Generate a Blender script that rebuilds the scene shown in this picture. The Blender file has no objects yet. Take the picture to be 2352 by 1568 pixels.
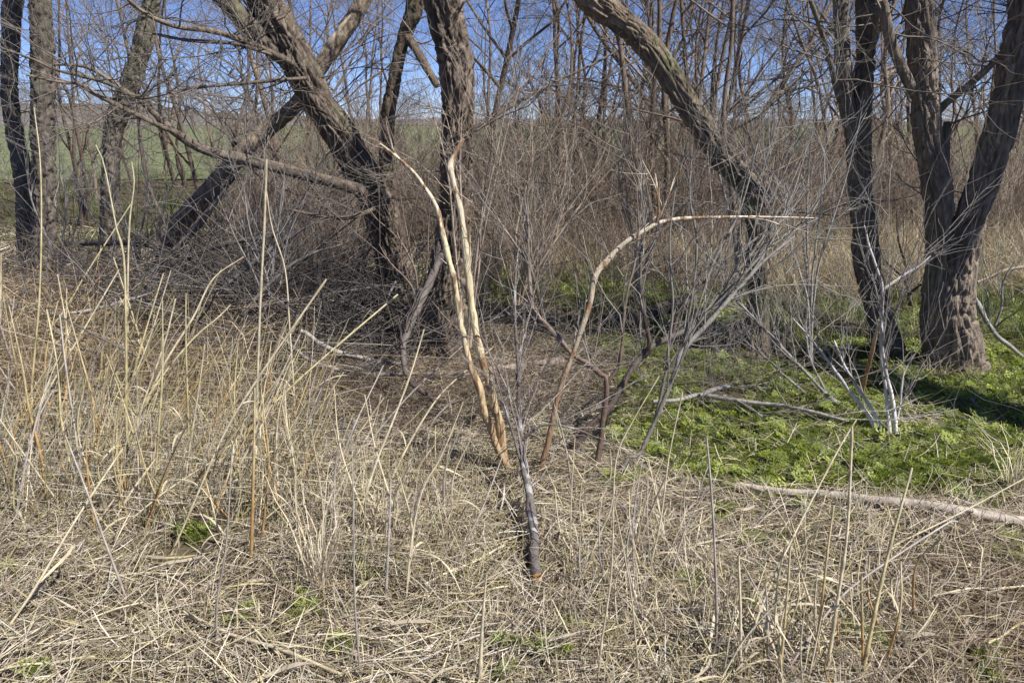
import bpy, math, random
import numpy as np
from mathutils import Vector

# ------------------------------------------------------------------ camera, sky, sun, exposure
scene = bpy.context.scene
COL = scene.collection
CAM_H, PITCH, FPX = 1.6, math.radians(15.3), 1846.0      # metres, down-tilt, focal length in 2352-px units
cam_d = bpy.data.cameras.new("camera")
cam_d.sensor_width = 36.0
cam_d.lens = 36.0 * FPX / 2352.0
cam_d.clip_start, cam_d.clip_end = 0.05, 5000
cam = bpy.data.objects.new("camera", cam_d)
COL.objects.link(cam)
cam.location = (0, 0, CAM_H)
cam.rotation_euler = (math.radians(90) - PITCH, 0, 0)
scene.camera = cam

SUN_AZ, SUN_EL = math.radians(122), math.radians(50)     # azimuth from +Y towards +X
sun_dir = Vector((math.sin(SUN_AZ) * math.cos(SUN_EL), math.cos(SUN_AZ) * math.cos(SUN_EL), math.sin(SUN_EL)))
world = bpy.data.worlds.new("World")
scene.world = world
world.use_nodes = True
wn = world.node_tree
sky = wn.nodes.new("ShaderNodeTexSky")
sky.sky_type = 'NISHITA'
sky.sun_disc = False
sky.sun_elevation, sky.sun_rotation = SUN_EL, SUN_AZ
sky.air_density, sky.dust_density, sky.ozone_density = 1.0, 0.0, 5.0
sky.altitude = 6000
bg = wn.nodes["Background"]
bg.inputs[1].default_value = 0.09
tint = wn.nodes.new("ShaderNodeMixRGB")
tint.blend_type = 'MULTIPLY'
tint.inputs[0].default_value = 1.0
tint.inputs[2].default_value = (1.04, 0.96, 1.06, 1)
wn.links.new(sky.outputs[0], tint.inputs[1])
wn.links.new(tint.outputs[0], bg.inputs[0])
sun_d = bpy.data.lights.new("sun", 'SUN')
sun_d.energy, sun_d.angle, sun_d.color = 5.0, math.radians(0.5), (1.0, 0.965, 0.91)
sun = bpy.data.objects.new("sun", sun_d)
COL.objects.link(sun)
sun.rotation_euler = sun_dir.to_track_quat('Z', 'Y').to_euler()
sun.location = (6, -4, 9)
scene.view_settings.view_transform = 'Standard'
scene.view_settings.look = 'None'
scene.view_settings.gamma = 1.0
scene.view_settings.use_curve_mapping = False
scene.view_settings.exposure = 0.62
scene.cycles.debug_use_spatial_splits = True
scene.cycles.max_bounces = 4
scene.cycles.diffuse_bounces = 2
scene.cycles.transmission_bounces = 3
scene.cycles.transparent_max_bounces = 4

rs = np.random.RandomState(7)
rnd = random.Random(11)
SP, CP = math.sin(PITCH), math.cos(PITCH)

# ------------------------------------------------------------------ from a point in the photo (2352 x 1568) to the place
def P(x, y, Y):
    """the point seen at (x, y) that stands Y metres ahead of the camera"""
    u, v = (x - 1176.0) / FPX, (784.0 - y) / FPX
    dy, dz = CP + v * SP, -SP + v * CP
    t = Y / dy
    return np.array((u * t, Y, CAM_H + dz * t))

def GY(y):
    """distance at which the flat ground is seen on row y"""
    v = (784.0 - y) / FPX
    dy, dz = CP + v * SP, -SP + v * CP
    return CAM_H * dy / -dz

def G(x, y, z=0.0):
    v = (784.0 - y) / FPX
    dy, dz = CP + v * SP, -SP + v * CP
    t = (z - CAM_H) / dz
    return np.array(((x - 1176.0) / FPX * t, dy * t, z))

def pxr(p, w):
    """radius in metres of something w px wide at point p"""
    d = p[1] * CP - (p[2] - CAM_H) * SP
    return 0.5 * w * d / FPX

def project(p):
    x, y, z = p[:, 0], p[:, 1], p[:, 2] - CAM_H
    d = np.maximum(y * CP - z * SP, 0.05)
    return 1176 + FPX * x / d, 784 - FPX * (y * SP + z * CP) / d

# ------------------------------------------------------------------ numpy noise and mesh helpers
def _hash(ix, iy, iz):
    h = (ix * 374761393 + iy * 668265263 + iz * 2147483647) & 0xffffffff
    h = ((h ^ (h >> 13)) * 1274126177) & 0xffffffff
    return ((h ^ (h >> 16)) & 0xffff) / 32767.5 - 1.0

def noise(p):
    p = np.asarray(p, float)
    i = np.floor(p).astype(np.int64)
    f = p - i
    f = f * f * (3 - 2 * f)
    r = 0
    for a in (0, 1):
        for b in (0, 1):
            for c in (0, 1):
                w = (f[..., 0] if a else 1 - f[..., 0]) * (f[..., 1] if b else 1 - f[..., 1]) * (f[..., 2] if c else 1 - f[..., 2])
                r = r + w * _hash(i[..., 0] + a, i[..., 1] + b, i[..., 2] + c)
    return r

def fbm(p, o=3):
    p = np.asarray(p, float)
    return sum(noise(p * 2.03 ** k + 17.3 * k) * 0.5 ** k for k in range(o))

def cells(p):
    """distance to the border between plates, and a random number for each plate"""
    p = np.asarray(p, float)
    i = np.floor(p).astype(np.int64)
    f1 = np.full(p.shape[:-1], 9.0); f2 = f1.copy(); cid = f1.copy()
    for a in (-1, 0, 1):
        for b in (-1, 0, 1):
            for c in (-1, 0, 1):
                x, y, z = i[..., 0] + a, i[..., 1] + b, i[..., 2] + c
                h = _hash(x, y, z)
                q = np.stack([x + .5 + .45 * h, y + .5 + .45 * _hash(x + 71, y, z), z + .5 + .45 * _hash(x, y + 37, z)], -1)
                d = np.linalg.norm(p - q, axis=-1)
                m = d < f1
                f2 = np.where(m, f1, np.minimum(f2, d))
                cid = np.where(m, h, cid)
                f1 = np.where(m, d, f1)
    return f2 - f1, cid

def norm(v):
    return v / np.maximum(np.linalg.norm(v, axis=-1, keepdims=True), 1e-9)

def ground_z(x, y):
    """low relief of the ground; the matted mound of dead grass stands higher"""
    x, y = np.asarray(x, float), np.asarray(y, float)
    p = np.stack([x, y, 0 * x], -1)
    near = np.clip((14 - y) / 6, 0, 1)
    z = 0.035 * fbm(p * 1.3, 3) * near
    z = z + 0.30 * np.exp(-(((x + 3.5) / 1.15) ** 2 + ((y - 5.6) / 1.1) ** 2))
    return z

class MB:
    """collects tubes, ribbons and leaves into one mesh with a colour of its own for every piece"""
    def __init__(self):
        self.v, self.f, self.c, self.n = [], [], [], 0

    def add(self, v, f, c):
        v = np.asarray(v, float).reshape(-1, 3)
        f = np.asarray(f, np.int64)
        self.v.append(v)
        self.f.append(f + self.n)
        c = np.asarray(c, float)
        if c.ndim == 1:
            c = np.broadcast_to(c, (len(v), 3))
        self.c.append(c.reshape(-1, 3))
        self.n += len(v)

    def tubes(self, pts, rad, col, S=3, cap=False):
        pts, rad = np.asarray(pts, float), np.asarray(rad, float)
        if pts.ndim == 2:
            pts, rad = pts[None], rad[None]
        N, K, _ = pts.shape
        T = norm(np.gradient(pts, axis=1))
        m = norm(pts[:, -1] - pts[:, 0])
        ref = np.where(np.abs(m[:, 2:3]) < 0.8, np.array([[0, 0, 1.0]]), np.array([[1.0, 0, 0]]))
        a = np.cross(m, ref)[:, None, :]
        n1 = norm(a - (a * T).sum(-1, keepdims=True) * T)
        n2 = np.cross(T, n1)
        th = np.arange(S) * 2 * math.pi / S
        ring = np.cos(th)[None, None, :, None] * n1[:, :, None, :] + np.sin(th)[None, None, :, None] * n2[:, :, None, :]
        V = pts[:, :, None, :] + rad[:, :, None, None] * ring
        idx = np.arange(N * K * S).reshape(N, K, S)
        nx = np.roll(idx, -1, axis=2)
        F = np.stack([idx[:, :-1], nx[:, :-1], nx[:, 1:], idx[:, 1:]], -1).reshape(-1, 4)
        col = np.asarray(col, float)
        if col.ndim == 2 and len(col) == N and N != K:
            col = col[:, None, :]
        elif col.ndim == 2:
            col = col[None]
        C = np.broadcast_to(col if col.ndim == 1 else col[:, :, None, :], (N, K, S, 3))
        self.add(V, F, C.reshape(-1, 3))
        if cap:
            for e in (0, K - 1):
                cv = np.concatenate([V[0, e], pts[0, e][None]])
                fc = np.array([[k, (k + 1) % S, S, S] for k in range(S)])
                self.add(cv, fc, np.asarray(cap if cap is not True else (0.42, 0.27, 0.12)))

    def ribbons(self, pts, wid, side, col):
        """pts (N,K,3), wid (N,K), side (N,3)"""
        N, K, _ = pts.shape
        V = np.stack([pts - side[:, None, :] * wid[:, :, None], pts + side[:, None, :] * wid[:, :, None]], 2)
        idx = np.arange(N * K * 2).reshape(N, K, 2)
        F = np.stack([idx[:, :-1, 0], idx[:, :-1, 1], idx[:, 1:, 1], idx[:, 1:, 0]], -1).reshape(-1, 4)
        C = np.broadcast_to(np.asarray(col)[:, None, None, :], (N, K, 2, 3))
        self.add(V, F, C.reshape(-1, 3))

    def mesh(self, name, mat, smooth=False):
        v = np.concatenate(self.v)
        f = np.concatenate(self.f)
        c = np.concatenate(self.c)
        me = bpy.data.meshes.new(name)
        tri = f[:, 2] == f[:, 3]
        tot = np.where(tri, 3, 4)
        keep = np.ones_like(f, bool)
        keep[tri, 3] = False
        loops = f[keep]
        me.vertices.add(len(v))
        me.vertices.foreach_set("co", v.astype(np.float32).ravel())
        me.loops.add(len(loops))
        me.loops.foreach_set("vertex_index", loops.astype(np.int32))
        me.polygons.add(len(f))
        me.polygons.foreach_set("loop_start", np.concatenate([[0], np.cumsum(tot)[:-1]]).astype(np.int32))
        if smooth:
            me.polygons.foreach_set("use_smooth", np.ones(len(f), bool))
        at = me.attributes.new("Col", 'FLOAT_COLOR', 'POINT')
        at.data.foreach_set("color", np.concatenate([c, np.ones((len(c), 1))], 1).astype(np.float32).ravel())
        me.update()
        if mat:
            me.materials.append(mat)
        return me

    def build(self, name, mat, parent=None, smooth=False, origin=None):
        """origin: where the object's base stands; the mesh is stored relative to it"""
        me = self.mesh(name, mat, smooth)
        o = bpy.data.objects.new(name, me)
        COL.objects.link(o)
        if parent is not None:
            o.parent = parent
            origin = parent.location if origin is None else origin
        if origin is not None:
            off = np.array(origin, float)
            co = np.empty(len(me.vertices) * 3, np.float32)
            me.vertices.foreach_get("co", co)
            me.vertices.foreach_set("co", (co.reshape(-1, 3) - off.astype(np.float32)).ravel())
            me.update()
            if parent is None:
                o.location = off
        return o

def tag(o, label=None, cat=None, group=None, kind=None):
    for k, v in (("label", label), ("category", cat), ("group", group), ("kind", kind)):
        if v:
            o[k] = v
    return o

def empty(name, loc, label=None, cat=None, group=None):
    o = bpy.data.objects.new(name, None)
    COL.objects.link(o)
    o.location = [float(a) for a in loc]
    o.empty_display_size = 0.1
    return tag(o, label, cat, group)

def spline(pts, n):
    """Catmull-Rom through pts (m, d), n samples evenly spread by length"""
    p = np.asarray(pts, float)
    if len(p) == 2:
        t = np.linspace(0, 1, n)[:, None]
        return p[0] * (1 - t) + p[1] * t
    q = np.concatenate([[2 * p[0] - p[1]], p, [2 * p[-1] - p[-2]]])
    out = []
    for i in range(1, len(q) - 2):
        t = np.linspace(0, 1, 24, endpoint=False)[:, None]
        a, b, c, d = q[i - 1], q[i], q[i + 1], q[i + 2]
        out.append(0.5 * ((2 * b) + (c - a) * t + (2 * a - 5 * b + 4 * c - d) * t ** 2 + (-a + 3 * b - 3 * c + d) * t ** 3))
    out.append(p[-1:])
    o = np.concatenate(out)
    s = np.concatenate([[0], np.cumsum(np.linalg.norm(np.diff(o[:, :3], axis=0), axis=1))])
    u = np.linspace(0, s[-1], n)
    return np.stack([np.interp(u, s, o[:, k]) for k in range(o.shape[1])], 1)

# ------------------------------------------------------------------ materials
def mat_attr(name, rough=0.8, noise_amt=0.25, noise_scale=40.0, bump=0.0, bump_scale=80.0, translucent=0.0, spec=0.25, inst_var=0.0, stretch=None):
    m = bpy.data.materials.new(name)
    m.use_nodes = True
    nt = m.node_tree
    b = nt.nodes["Principled BSDF"]
    b.inputs["Roughness"].default_value = rough
    b.inputs["Specular IOR Level"].default_value = spec
    at = nt.nodes.new("ShaderNodeAttribute")
    at.attribute_name = "Col"
    tc = nt.nodes.new("ShaderNodeTexCoord")
    src = tc.outputs["Object"]
    if stretch:
        mp = nt.nodes.new("ShaderNodeMapping")
        mp.inputs["Scale"].default_value = stretch
        nt.links.new(src, mp.inputs[0])
        src = mp.outputs[0]
    nz = nt.nodes.new("ShaderNodeTexNoise")
    nz.inputs["Scale"].default_value = noise_scale
    nz.inputs["Detail"].default_value = 5
    nt.links.new(src, nz.inputs["Vector"])
    mr = nt.nodes.new("ShaderNodeMapRange")
    mr.inputs[1].default_value, mr.inputs[2].default_value = 0.3, 0.7
    mr.inputs[3].default_value, mr.inputs[4].default_value = 1 - noise_amt, 1 + noise_amt
    nt.links.new(nz.outputs[0], mr.inputs[0])
    val = mr.outputs[0]
    if inst_var:
        oi = nt.nodes.new("ShaderNodeObjectInfo")
        m2 = nt.nodes.new("ShaderNodeMapRange")
        m2.inputs[3].default_value, m2.inputs[4].default_value = 1 - inst_var, 1 + inst_var
        nt.links.new(oi.outputs["Random"], m2.inputs[0])
        mu = nt.nodes.new("ShaderNodeMath")
        mu.operation = 'MULTIPLY'
        nt.links.new(val, mu.inputs[0])
        nt.links.new(m2.outputs[0], mu.inputs[1])
        val = mu.outputs[0]
    mx = nt.nodes.new("ShaderNodeVectorMath")
    mx.operation = 'SCALE'
    nt.links.new(at.outputs["Color"], mx.inputs[0])
    nt.links.new(val, mx.inputs["Scale"])
    col = mx.outputs[0]
    nt.links.new(col, b.inputs["Base Color"])
    if bump:
        n2 = nt.nodes.new("ShaderNodeTexNoise")
        n2.inputs["Scale"].default_value = bump_scale
        n2.inputs["Detail"].default_value = 6
        nt.links.new(src, n2.inputs["Vector"])
        bp = nt.nodes.new("ShaderNodeBump")
        bp.inputs["Strength"].default_value = bump
        bp.inputs["Distance"].default_value = 0.01
        nt.links.new(n2.outputs[0], bp.inputs["Height"])
        nt.links.new(bp.outputs[0], b.inputs["Normal"])
    if translucent:
        tr = nt.nodes.new("ShaderNodeBsdfTranslucent")
        nt.links.new(col, tr.inputs[0])
        mix = nt.nodes.new("ShaderNodeMixShader")
        mix.inputs[0].default_value = translucent
        nt.links.new(b.outputs[0], mix.inputs[1])
        nt.links.new(tr.outputs[0], mix.inputs[2])
        nt.links.new(mix.outputs[0], nt.nodes["Material Output"].inputs[0])
    return m

M_BARK = mat_attr("furrowed_bark", 0.9, 0.45, 30, 1.0, 75, stretch=(1, 1, 0.35))
M_SLIM = mat_attr("slim_bark", 0.9, 0.25, 15, 0.4, 50, inst_var=0.25)
M_TWIG = mat_attr("twig_bark", 0.85, 0.25, 25, inst_var=0.2)
M_DEAD = mat_attr("weathered_wood", 0.75, 0.28, 26, 0.5, 90, stretch=(1, 1, 0.3))
M_STRAW = mat_attr("dry_straw", 0.62, 0.22, 18, translucent=0.12, spec=0.35)
M_CANE = mat_attr("dry_cane", 0.5, 0.25, 30, 0.2, 120, spec=0.4)
M_LEAF = mat_attr("fresh_leaf", 0.55, 0.2, 12, translucent=0.38, inst_var=0.35, spec=0.3)
M_GRASS = mat_attr("dead_grass", 0.7, 0.2, 10, translucent=0.15, inst_var=0.25)

def peel(m, c1=(0.24, 0.15, 0.085), scale=9.0, lo=.52, hi=.57):
    """scraps of bark left on peeled wood"""
    nt = m.node_tree
    b = nt.nodes["Principled BSDF"]
    src = b.inputs["Base Color"].links[0].from_socket
    tc = nt.nodes.new("ShaderNodeTexCoord")
    mp = nt.nodes.new("ShaderNodeMapping")
    mp.inputs["Scale"].default_value = (3.2, 3.2, 1)
    nz = nt.nodes.new("ShaderNodeTexNoise")
    nz.inputs["Scale"].default_value, nz.inputs["Detail"].default_value = scale, 6
    mr = nt.nodes.new("ShaderNodeMapRange")
    mr.inputs[1].default_value, mr.inputs[2].default_value = lo, hi
    mx = nt.nodes.new("ShaderNodeMixRGB")
    mx.inputs[2].default_value = (*c1, 1)
    nt.links.new(tc.outputs["Object"], mp.inputs[0])
    nt.links.new(mp.outputs[0], nz.inputs["Vector"])
    nt.links.new(nz.outputs[0], mr.inputs[0])
    nt.links.new(mr.outputs[0], mx.inputs[0])
    nt.links.new(src, mx.inputs[1])
    nt.links.new(mx.outputs[0], b.inputs["Base Color"])
    return m
M_PEEL = peel(mat_attr("peeled_wood", 0.7, 0.22, 40, 0.7, 110, stretch=(1, 1, 0.2)))
M_FLAKE = peel(mat_attr("flaking_bark", 0.8, 0.3, 30, 0.8, 90), (0.36, 0.345, 0.33), 6.0, .56, .63)

def mat_ground():
    m = bpy.data.materials.new("soil")
    m.use_nodes = True
    nt = m.node_tree
    b = nt.nodes["Principled BSDF"]
    b.inputs["Roughness"].default_value = 0.95
    b.inputs["Specular IOR Level"].default_value = 0.1
    tc = nt.nodes.new("ShaderNodeTexCoord")
    n1 = nt.nodes.new("ShaderNodeTexNoise")
    n1.inputs["Scale"].default_value, n1.inputs["Detail"].default_value = 6, 8
    nt.links.new(tc.outputs["Object"], n1.inputs["Vector"])
    cr = nt.nodes.new("ShaderNodeValToRGB")
    cr.color_ramp.elements[0].position, cr.color_ramp.elements[0].color = 0.32, (0.05, 0.04, 0.028, 1)
    cr.color_ramp.elements[1].position, cr.color_ramp.elements[1].color = 0.7, (0.15, 0.125, 0.07, 1)
    nt.links.new(n1.outputs[0], cr.inputs[0])
    nt.links.new(cr.outputs[0], b.inputs["Base Color"])
    n2 = nt.nodes.new("ShaderNodeTexNoise")
    n2.inputs["Scale"].default_value, n2.inputs["Detail"].default_value = 45, 6
    nt.links.new(tc.outputs["Object"], n2.inputs["Vector"])
    bp = nt.nodes.new("ShaderNodeBump")
    bp.inputs["Strength"].default_value, bp.inputs["Distance"].default_value = 0.8, 0.02
    nt.links.new(n2.outputs[0], bp.inputs["Height"])
    nt.links.new(bp.outputs[0], b.inputs["Normal"])
    return m

def mat_two(name, c0, c1, scale, detail=6, rough=0.95):
    m = bpy.data.materials.new(name)
    m.use_nodes = True
    nt = m.node_tree
    b = nt.nodes["Principled BSDF"]
    b.inputs["Roughness"].default_value = rough
    b.inputs["Specular IOR Level"].default_value = 0.1
    tc = nt.nodes.new("ShaderNodeTexCoord")
    n1 = nt.nodes.new("ShaderNodeTexNoise")
    n1.inputs["Scale"].default_value, n1.inputs["Detail"].default_value = scale, detail
    nt.links.new(tc.outputs["Object"], n1.inputs["Vector"])
    cr = nt.nodes.new("ShaderNodeValToRGB")
    cr.color_ramp.elements[0].position, cr.color_ramp.elements[0].color = 0.35, (*c0, 1)
    cr.color_ramp.elements[1].position, cr.color_ramp.elements[1].color = 0.65, (*c1, 1)
    nt.links.new(n1.outputs[0], cr.inputs[0])
    nt.links.new(cr.outputs[0], b.inputs["Base Color"])
    return m

# ------------------------------------------------------------------ ground, field, hills
def sheet(name, xs, ys, zf, mat):
    X, Yy = np.meshgrid(xs, ys, indexing='ij')
    Z = zf(X, Yy)
    mb = MB()
    n, k = X.shape
    idx = np.arange(n * k).reshape(n, k)
    F = np.stack([idx[:-1, :-1], idx[1:, :-1], idx[1:, 1:], idx[:-1, 1:]], -1).reshape(-1, 4)
    mb.add(np.stack([X, Yy, Z], -1), F, (0.2, 0.2, 0.2))
    o = mb.build(name, mat, smooth=True)
    return tag(o, kind="structure")

gx = np.concatenate([[-2500, -800, -250, -90, -45], np.linspace(-26, -7, 14), np.linspace(-6.8, 6.8, 170), np.linspace(7, 26, 14), [45, 90, 250, 800, 2500]])
gy = np.concatenate([[-2500, -400, -80, -25, -10, -4, -1], np.linspace(0, 8, 110), np.linspace(8.2, 26, 45), [45, 90, 250, 800, 2500]])
sheet("ground", gx, gy, ground_z, mat_ground())
fx = np.linspace(-160, 160, 60)
fy = np.concatenate([np.linspace(23, 60, 30), np.linspace(66, 215, 25)])
sheet("field", fx, fy, lambda x, y: 0.03 + 0.05 * np.clip((y - 23) / 3, 0, 1) + 0.04 * fbm(np.stack([x * .2, y * .2, 0 * x], -1), 2) + 0.0022 * np.clip(y - 40, 0, 400),
      mat_two("field_grass", (0.10, 0.125, 0.06), (0.19, 0.20, 0.105), 0.9, 9))

# ------------------------------------------------------------------ big trunks with furrowed bark
def bark_tube(mb, pts, rad, seed=0.0, sides=100, step=0.015, flare=0.0, depth=0.012, tint=(0.125, 0.098, 0.074), lichen=0.5, freq=1.0, ztop=None):
    """a trunk: pts (m,3), rad (m); bark ridges are real relief that runs along the stem"""
    L = np.linalg.norm(np.diff(pts, axis=0), axis=1).sum()
    n = max(8, int(L / step))
    q = spline(np.concatenate([pts, np.asarray(rad)[:, None]], 1), n)
    c, r = q[:, :3], q[:, 3]
    T = norm(np.gradient(c, axis=0))
    n1 = np.cross(T[0], [0, 1.0, 0.05])
    n1 = n1 / np.linalg.norm(n1)
    N1 = []
    for t in T:
        n1 = n1 - (n1 @ t) * t
        n1 = n1 / np.linalg.norm(n1)
        N1.append(n1)
    N1 = np.array(N1)
    N2 = np.cross(T, N1)
    th = np.arange(sides) * 2 * math.pi / sides
    s = np.linspace(0, L, n)
    cs, sn = np.cos(th)[None, :], np.sin(th)[None, :]
    rr = r[:, None] * np.ones((1, sides))
    s2 = s[:, None] * np.ones((1, sides))
    # noise coordinates: round the stem in metres, stretched along it
    k = 40.0 * freq
    qx, qy = rr * cs * k, rr * sn * k
    warp = fbm(np.stack([qx * .25, qy * .25, s2 * 3], -1) + seed, 2)
    w2 = noise(np.stack([qx * .9, qy * .9, s2 * k * 0.3], -1) + seed * 3.1)
    edge, cid = cells(np.stack([qx * .85 + 1.1 * warp + .5 * w2, qy * .85 + 1.1 * warp - .5 * w2, s2 * k * 0.105 + .4 * w2], -1) + seed)
    b = noise(np.stack([qx * 2.4, qy * 2.4, s2 * k * 0.7 + 9], -1) + seed)
    fur = np.clip(1 - edge / 0.30, 0, 1)                            # 1 in the furrow
    disp = -2.1 * depth * fur ** 1.1 + depth * (0.4 * b + 0.25 * cid) + 0.3 * depth * noise(np.stack([qx * 5, qy * 5, s2 * k * 2], -1))
    disp = disp + 0.025 * rr * warp
    h = c[:, 2:3] - c[0, 2]
    lob = 1 + flare * np.exp(-np.clip(h, 0, 9) / 0.16) * (0.55 + 0.45 * np.sin(3 * th[None, :] + seed) + 0.3 * np.sin(5 * th[None, :] + 2 * seed))
    R = rr * lob + 0.4 * depth + disp * np.clip(rr / 0.09, 0.25, 1.3)
    V = c[:, None, :] + R[:, :, None] * (cs[..., None] * N1[:, None, :] + sn[..., None] * N2[:, None, :])
    idx = np.arange(n * sides).reshape(n, sides)
    nx = np.roll(idx, -1, 1)
    F = np.stack([idx[:-1], nx[:-1], nx[1:], idx[1:]], -1).reshape(-1, 4)
    li = np.clip(fbm(V * 5 + seed, 3) * 1.6 - 0.25 + 0.3 * cid, 0, 1)[..., None] * lichen
    g = np.array((0.115, 0.135, 0.062))
    base = np.array(tint) * (1.06 + 0.26 * warp + 0.2 * cid)[..., None]
    C = base * (1 - li) + g * li
    mb.add(V, F, C.reshape(-1, 3))
    top = np.concatenate([V[-1], c[-1:]])
    mb.add(top, [[i, (i + 1) % sides, sides, sides] for i in range(sides)], (0.3, 0.2, 0.11))
    return c, r

# random branching: paths of 6 points, smaller and smaller
def grow(rng, start, d, length, r0, level, out, spread=0.75, kids=(5, 6, 4), up=0.15, wander=0.16, shrink=0.55, minr=0.0012):
    K = 6
    p = np.array(start, float)
    d = np.array(d, float) / np.linalg.norm(d)
    pts = [p]
    for i in range(K - 1):
        d = d + np.array([rng.gauss(0, wander), rng.gauss(0, wander), rng.gauss(0, wander) + up * 0.25])
        d = d / np.linalg.norm(d)
        p = p + d * length / (K - 1)
        pts.append(p)
    pts = np.array(pts)
    rad = np.maximum(np.linspace(r0, r0 * 0.35, K), minr * 0.7)
    out.append((pts, rad, level))
    if level > 0:
        nk = kids[min(level - 1, len(kids) - 1)]
        for j in range(nk):
            t = rng.uniform(0.22, 0.98) * (K - 1)
            i = min(int(t), K - 2)
            q = pts[i] + (pts[i + 1] - pts[i]) * (t - i)
            dd = pts[i + 1] - pts[i]
            dd = dd / np.linalg.norm(dd)
            s = np.array([rng.gauss(0, 1), rng.gauss(0, 1), rng.gauss(0, 0.8)])
            s = s - (s @ dd) * dd
            s = s / (np.linalg.norm(s) + 1e-9)
            ang = rng.uniform(0.45, 1.15) * spread
            nd = dd * math.cos(ang) + s * math.sin(ang)
            grow(rng, q, nd, length * shrink * rng.uniform(0.65, 1.25), max(r0 * (0.42 if minr > .0015 else .5) * rng.uniform(.8, 1.1), minr), level - 1, out, spread, kids, up, wander, shrink, minr)

def put(mb, out, col, S=3, var=0.25, rng=rs, sel=None):
    o = [a for a in out if sel is None or sel(a[2])]
    if not o:
        return
    pts = np.array([a[0] for a in o])
    rad = np.array([a[1] for a in o])
    c = np.asarray(col) * (1 + var * rng.uniform(-1, 1, (len(o), 1)))
    if len(o) == 6:
        for i in range(6):
            mb.tubes(pts[i], rad[i], c[i], S)
    else:
        mb.tubes(pts, rad, c, S)

TWIG_GREY = (0.19, 0.165, 0.14)
TWIG_BROWN = (0.17, 0.115, 0.08)

def px_path(tr, Ys):
    """tr: [(x, y, w)]; Ys: distances at first and last, or one for each"""
    n = len(tr)
    Yv = np.interp(np.linspace(0, 1, n), np.linspace(0, 1, len(Ys)), Ys)
    p = np.array([P(t[0], t[1], Y) for t, Y in zip(tr, Yv)])
    r = np.array([pxr(q, t[2]) for q, t in zip(p, tr)])
    return p, r

def tree(name, label, stems, Ybase, limbs=(), seed=1, flare=0.35, tint=(0.125, 0.098, 0.074), lichen=0.5, up=3.0, twigs=26, depth=0.012, sides=100, twig_len=1.1, side_names=None, zrange=(0.9, 3.4), twig_col=TWIG_GREY):
    """stems: list of (trace, [Y...]); the first starts at the ground"""
    rng = random.Random(seed)
    b0 = P(stems[0][0][0][0], stems[0][0][0][1], Ybase)
    root = empty(name, (b0[0], b0[1], 0), label, "tree", "trees at the edge of the field")
    out = []
    for i, (tr, Ys) in enumerate(stems):
        p, r = px_path(tr, Ys)
        if i == 0:
            z0 = p[0].copy(); z0[2] = -0.12
            if p[0][2] > -0.05:
                p = np.concatenate([[z0], p]); r = np.concatenate([[r[0] * 1.05], r])
        if p[-1][2] > 1.9:                                          # goes on above the picture
            d = p[-1] - p[-2]
            d = d / np.linalg.norm(d)
            e = [p[-1]]
            for k in range(3):
                d = d + np.array([rng.gauss(0, .12), rng.gauss(0, .12), 0.14])
                d = d / np.linalg.norm(d)
                e.append(e[-1] + d * up / 3)
            p = np.concatenate([p, e[1:]])
            r = np.concatenate([r, r[-1] * np.array([0.85, 0.65, 0.4])])
            for k in range(7):                                      # limbs of the crown
                t = rng.uniform(0, 2.9); j = int(t)
                q = e[j] + (e[j + 1] - e[j]) * (t - j)
                a = rng.uniform(0, 6.28)
                grow(rng, q, (math.cos(a), math.sin(a), 0.9), rng.uniform(1.0, 1.9), r[-1] * 0.42, 3, out, kids=(3, 4, 4))
        mb = MB()
        c, rr = bark_tube(mb, p, r, seed + i * 2.7, sides if r.max() > 0.07 else 28, flare=flare if i == 0 else 0.0, tint=tint, lichen=lichen, depth=depth)
        mb.build("trunk" if i == 0 else "stem", M_BARK, root, smooth=True)
        nt = int(twigs / len(stems))
        for k in range(nt):                                         # side shoots in view
            j = rng.randrange(len(c))
            if not (zrange[0] < c[j][2] < zrange[1]):
                continue
            a = rng.uniform(0, 6.28)
            grow(rng, c[j] + np.array([math.cos(a), math.sin(a), 0]) * rr[j] * 0.8, (math.cos(a), math.sin(a) * .7, rng.uniform(-0.2, 0.7)), twig_len * rng.uniform(0.4, 1.1), rng.uniform(0.003, 0.007), 2, out, kids=(4, 4), wander=0.2)
    for (tr, Ys, nt) in limbs:
        p, r = px_path(tr, Ys)
        mb = MB()
        c, rr = bark_tube(mb, p, r, seed + len(tr) * 1.3, 20, step=0.02, depth=0.005, tint=tint, lichen=lichen * .7)
        mb.build("limb", M_BARK, root, smooth=True)
        for k in range(nt):
            j = rng.randrange(int(len(c) * .15), len(c))
            grow(rng, c[j], (rng.gauss(0, 1), rng.gauss(0, .7), rng.gauss(0.4, .7)), twig_len * rng.uniform(.3, .8), min(rr[j] * .5, 0.007), 2, out, kids=(5, 4), wander=0.2)
    if out:
        mb = MB()
        put(mb, out, twig_col, 3)
        mb.build("crown", M_TWIG, root)
    return root

TA = tree("field_elm", "upright brown trunk with deep furrowed bark behind the twin pale stems",
     [([(1015, 815, 128), (1018, 775, 112), (1022, 723, 100), (1028, 623, 82), (1042, 520, 70), (1048, 400, 70), (1052, 267, 73), (1049, 167, 76), (1037, 100, 80), (1015, -4, 84)], [5.62, 5.62, 5.7])],
     5.62, seed=3, lichen=0.18, tint=(0.145, 0.112, 0.086), twigs=30, flare=0.3, depth=0.014)

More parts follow.
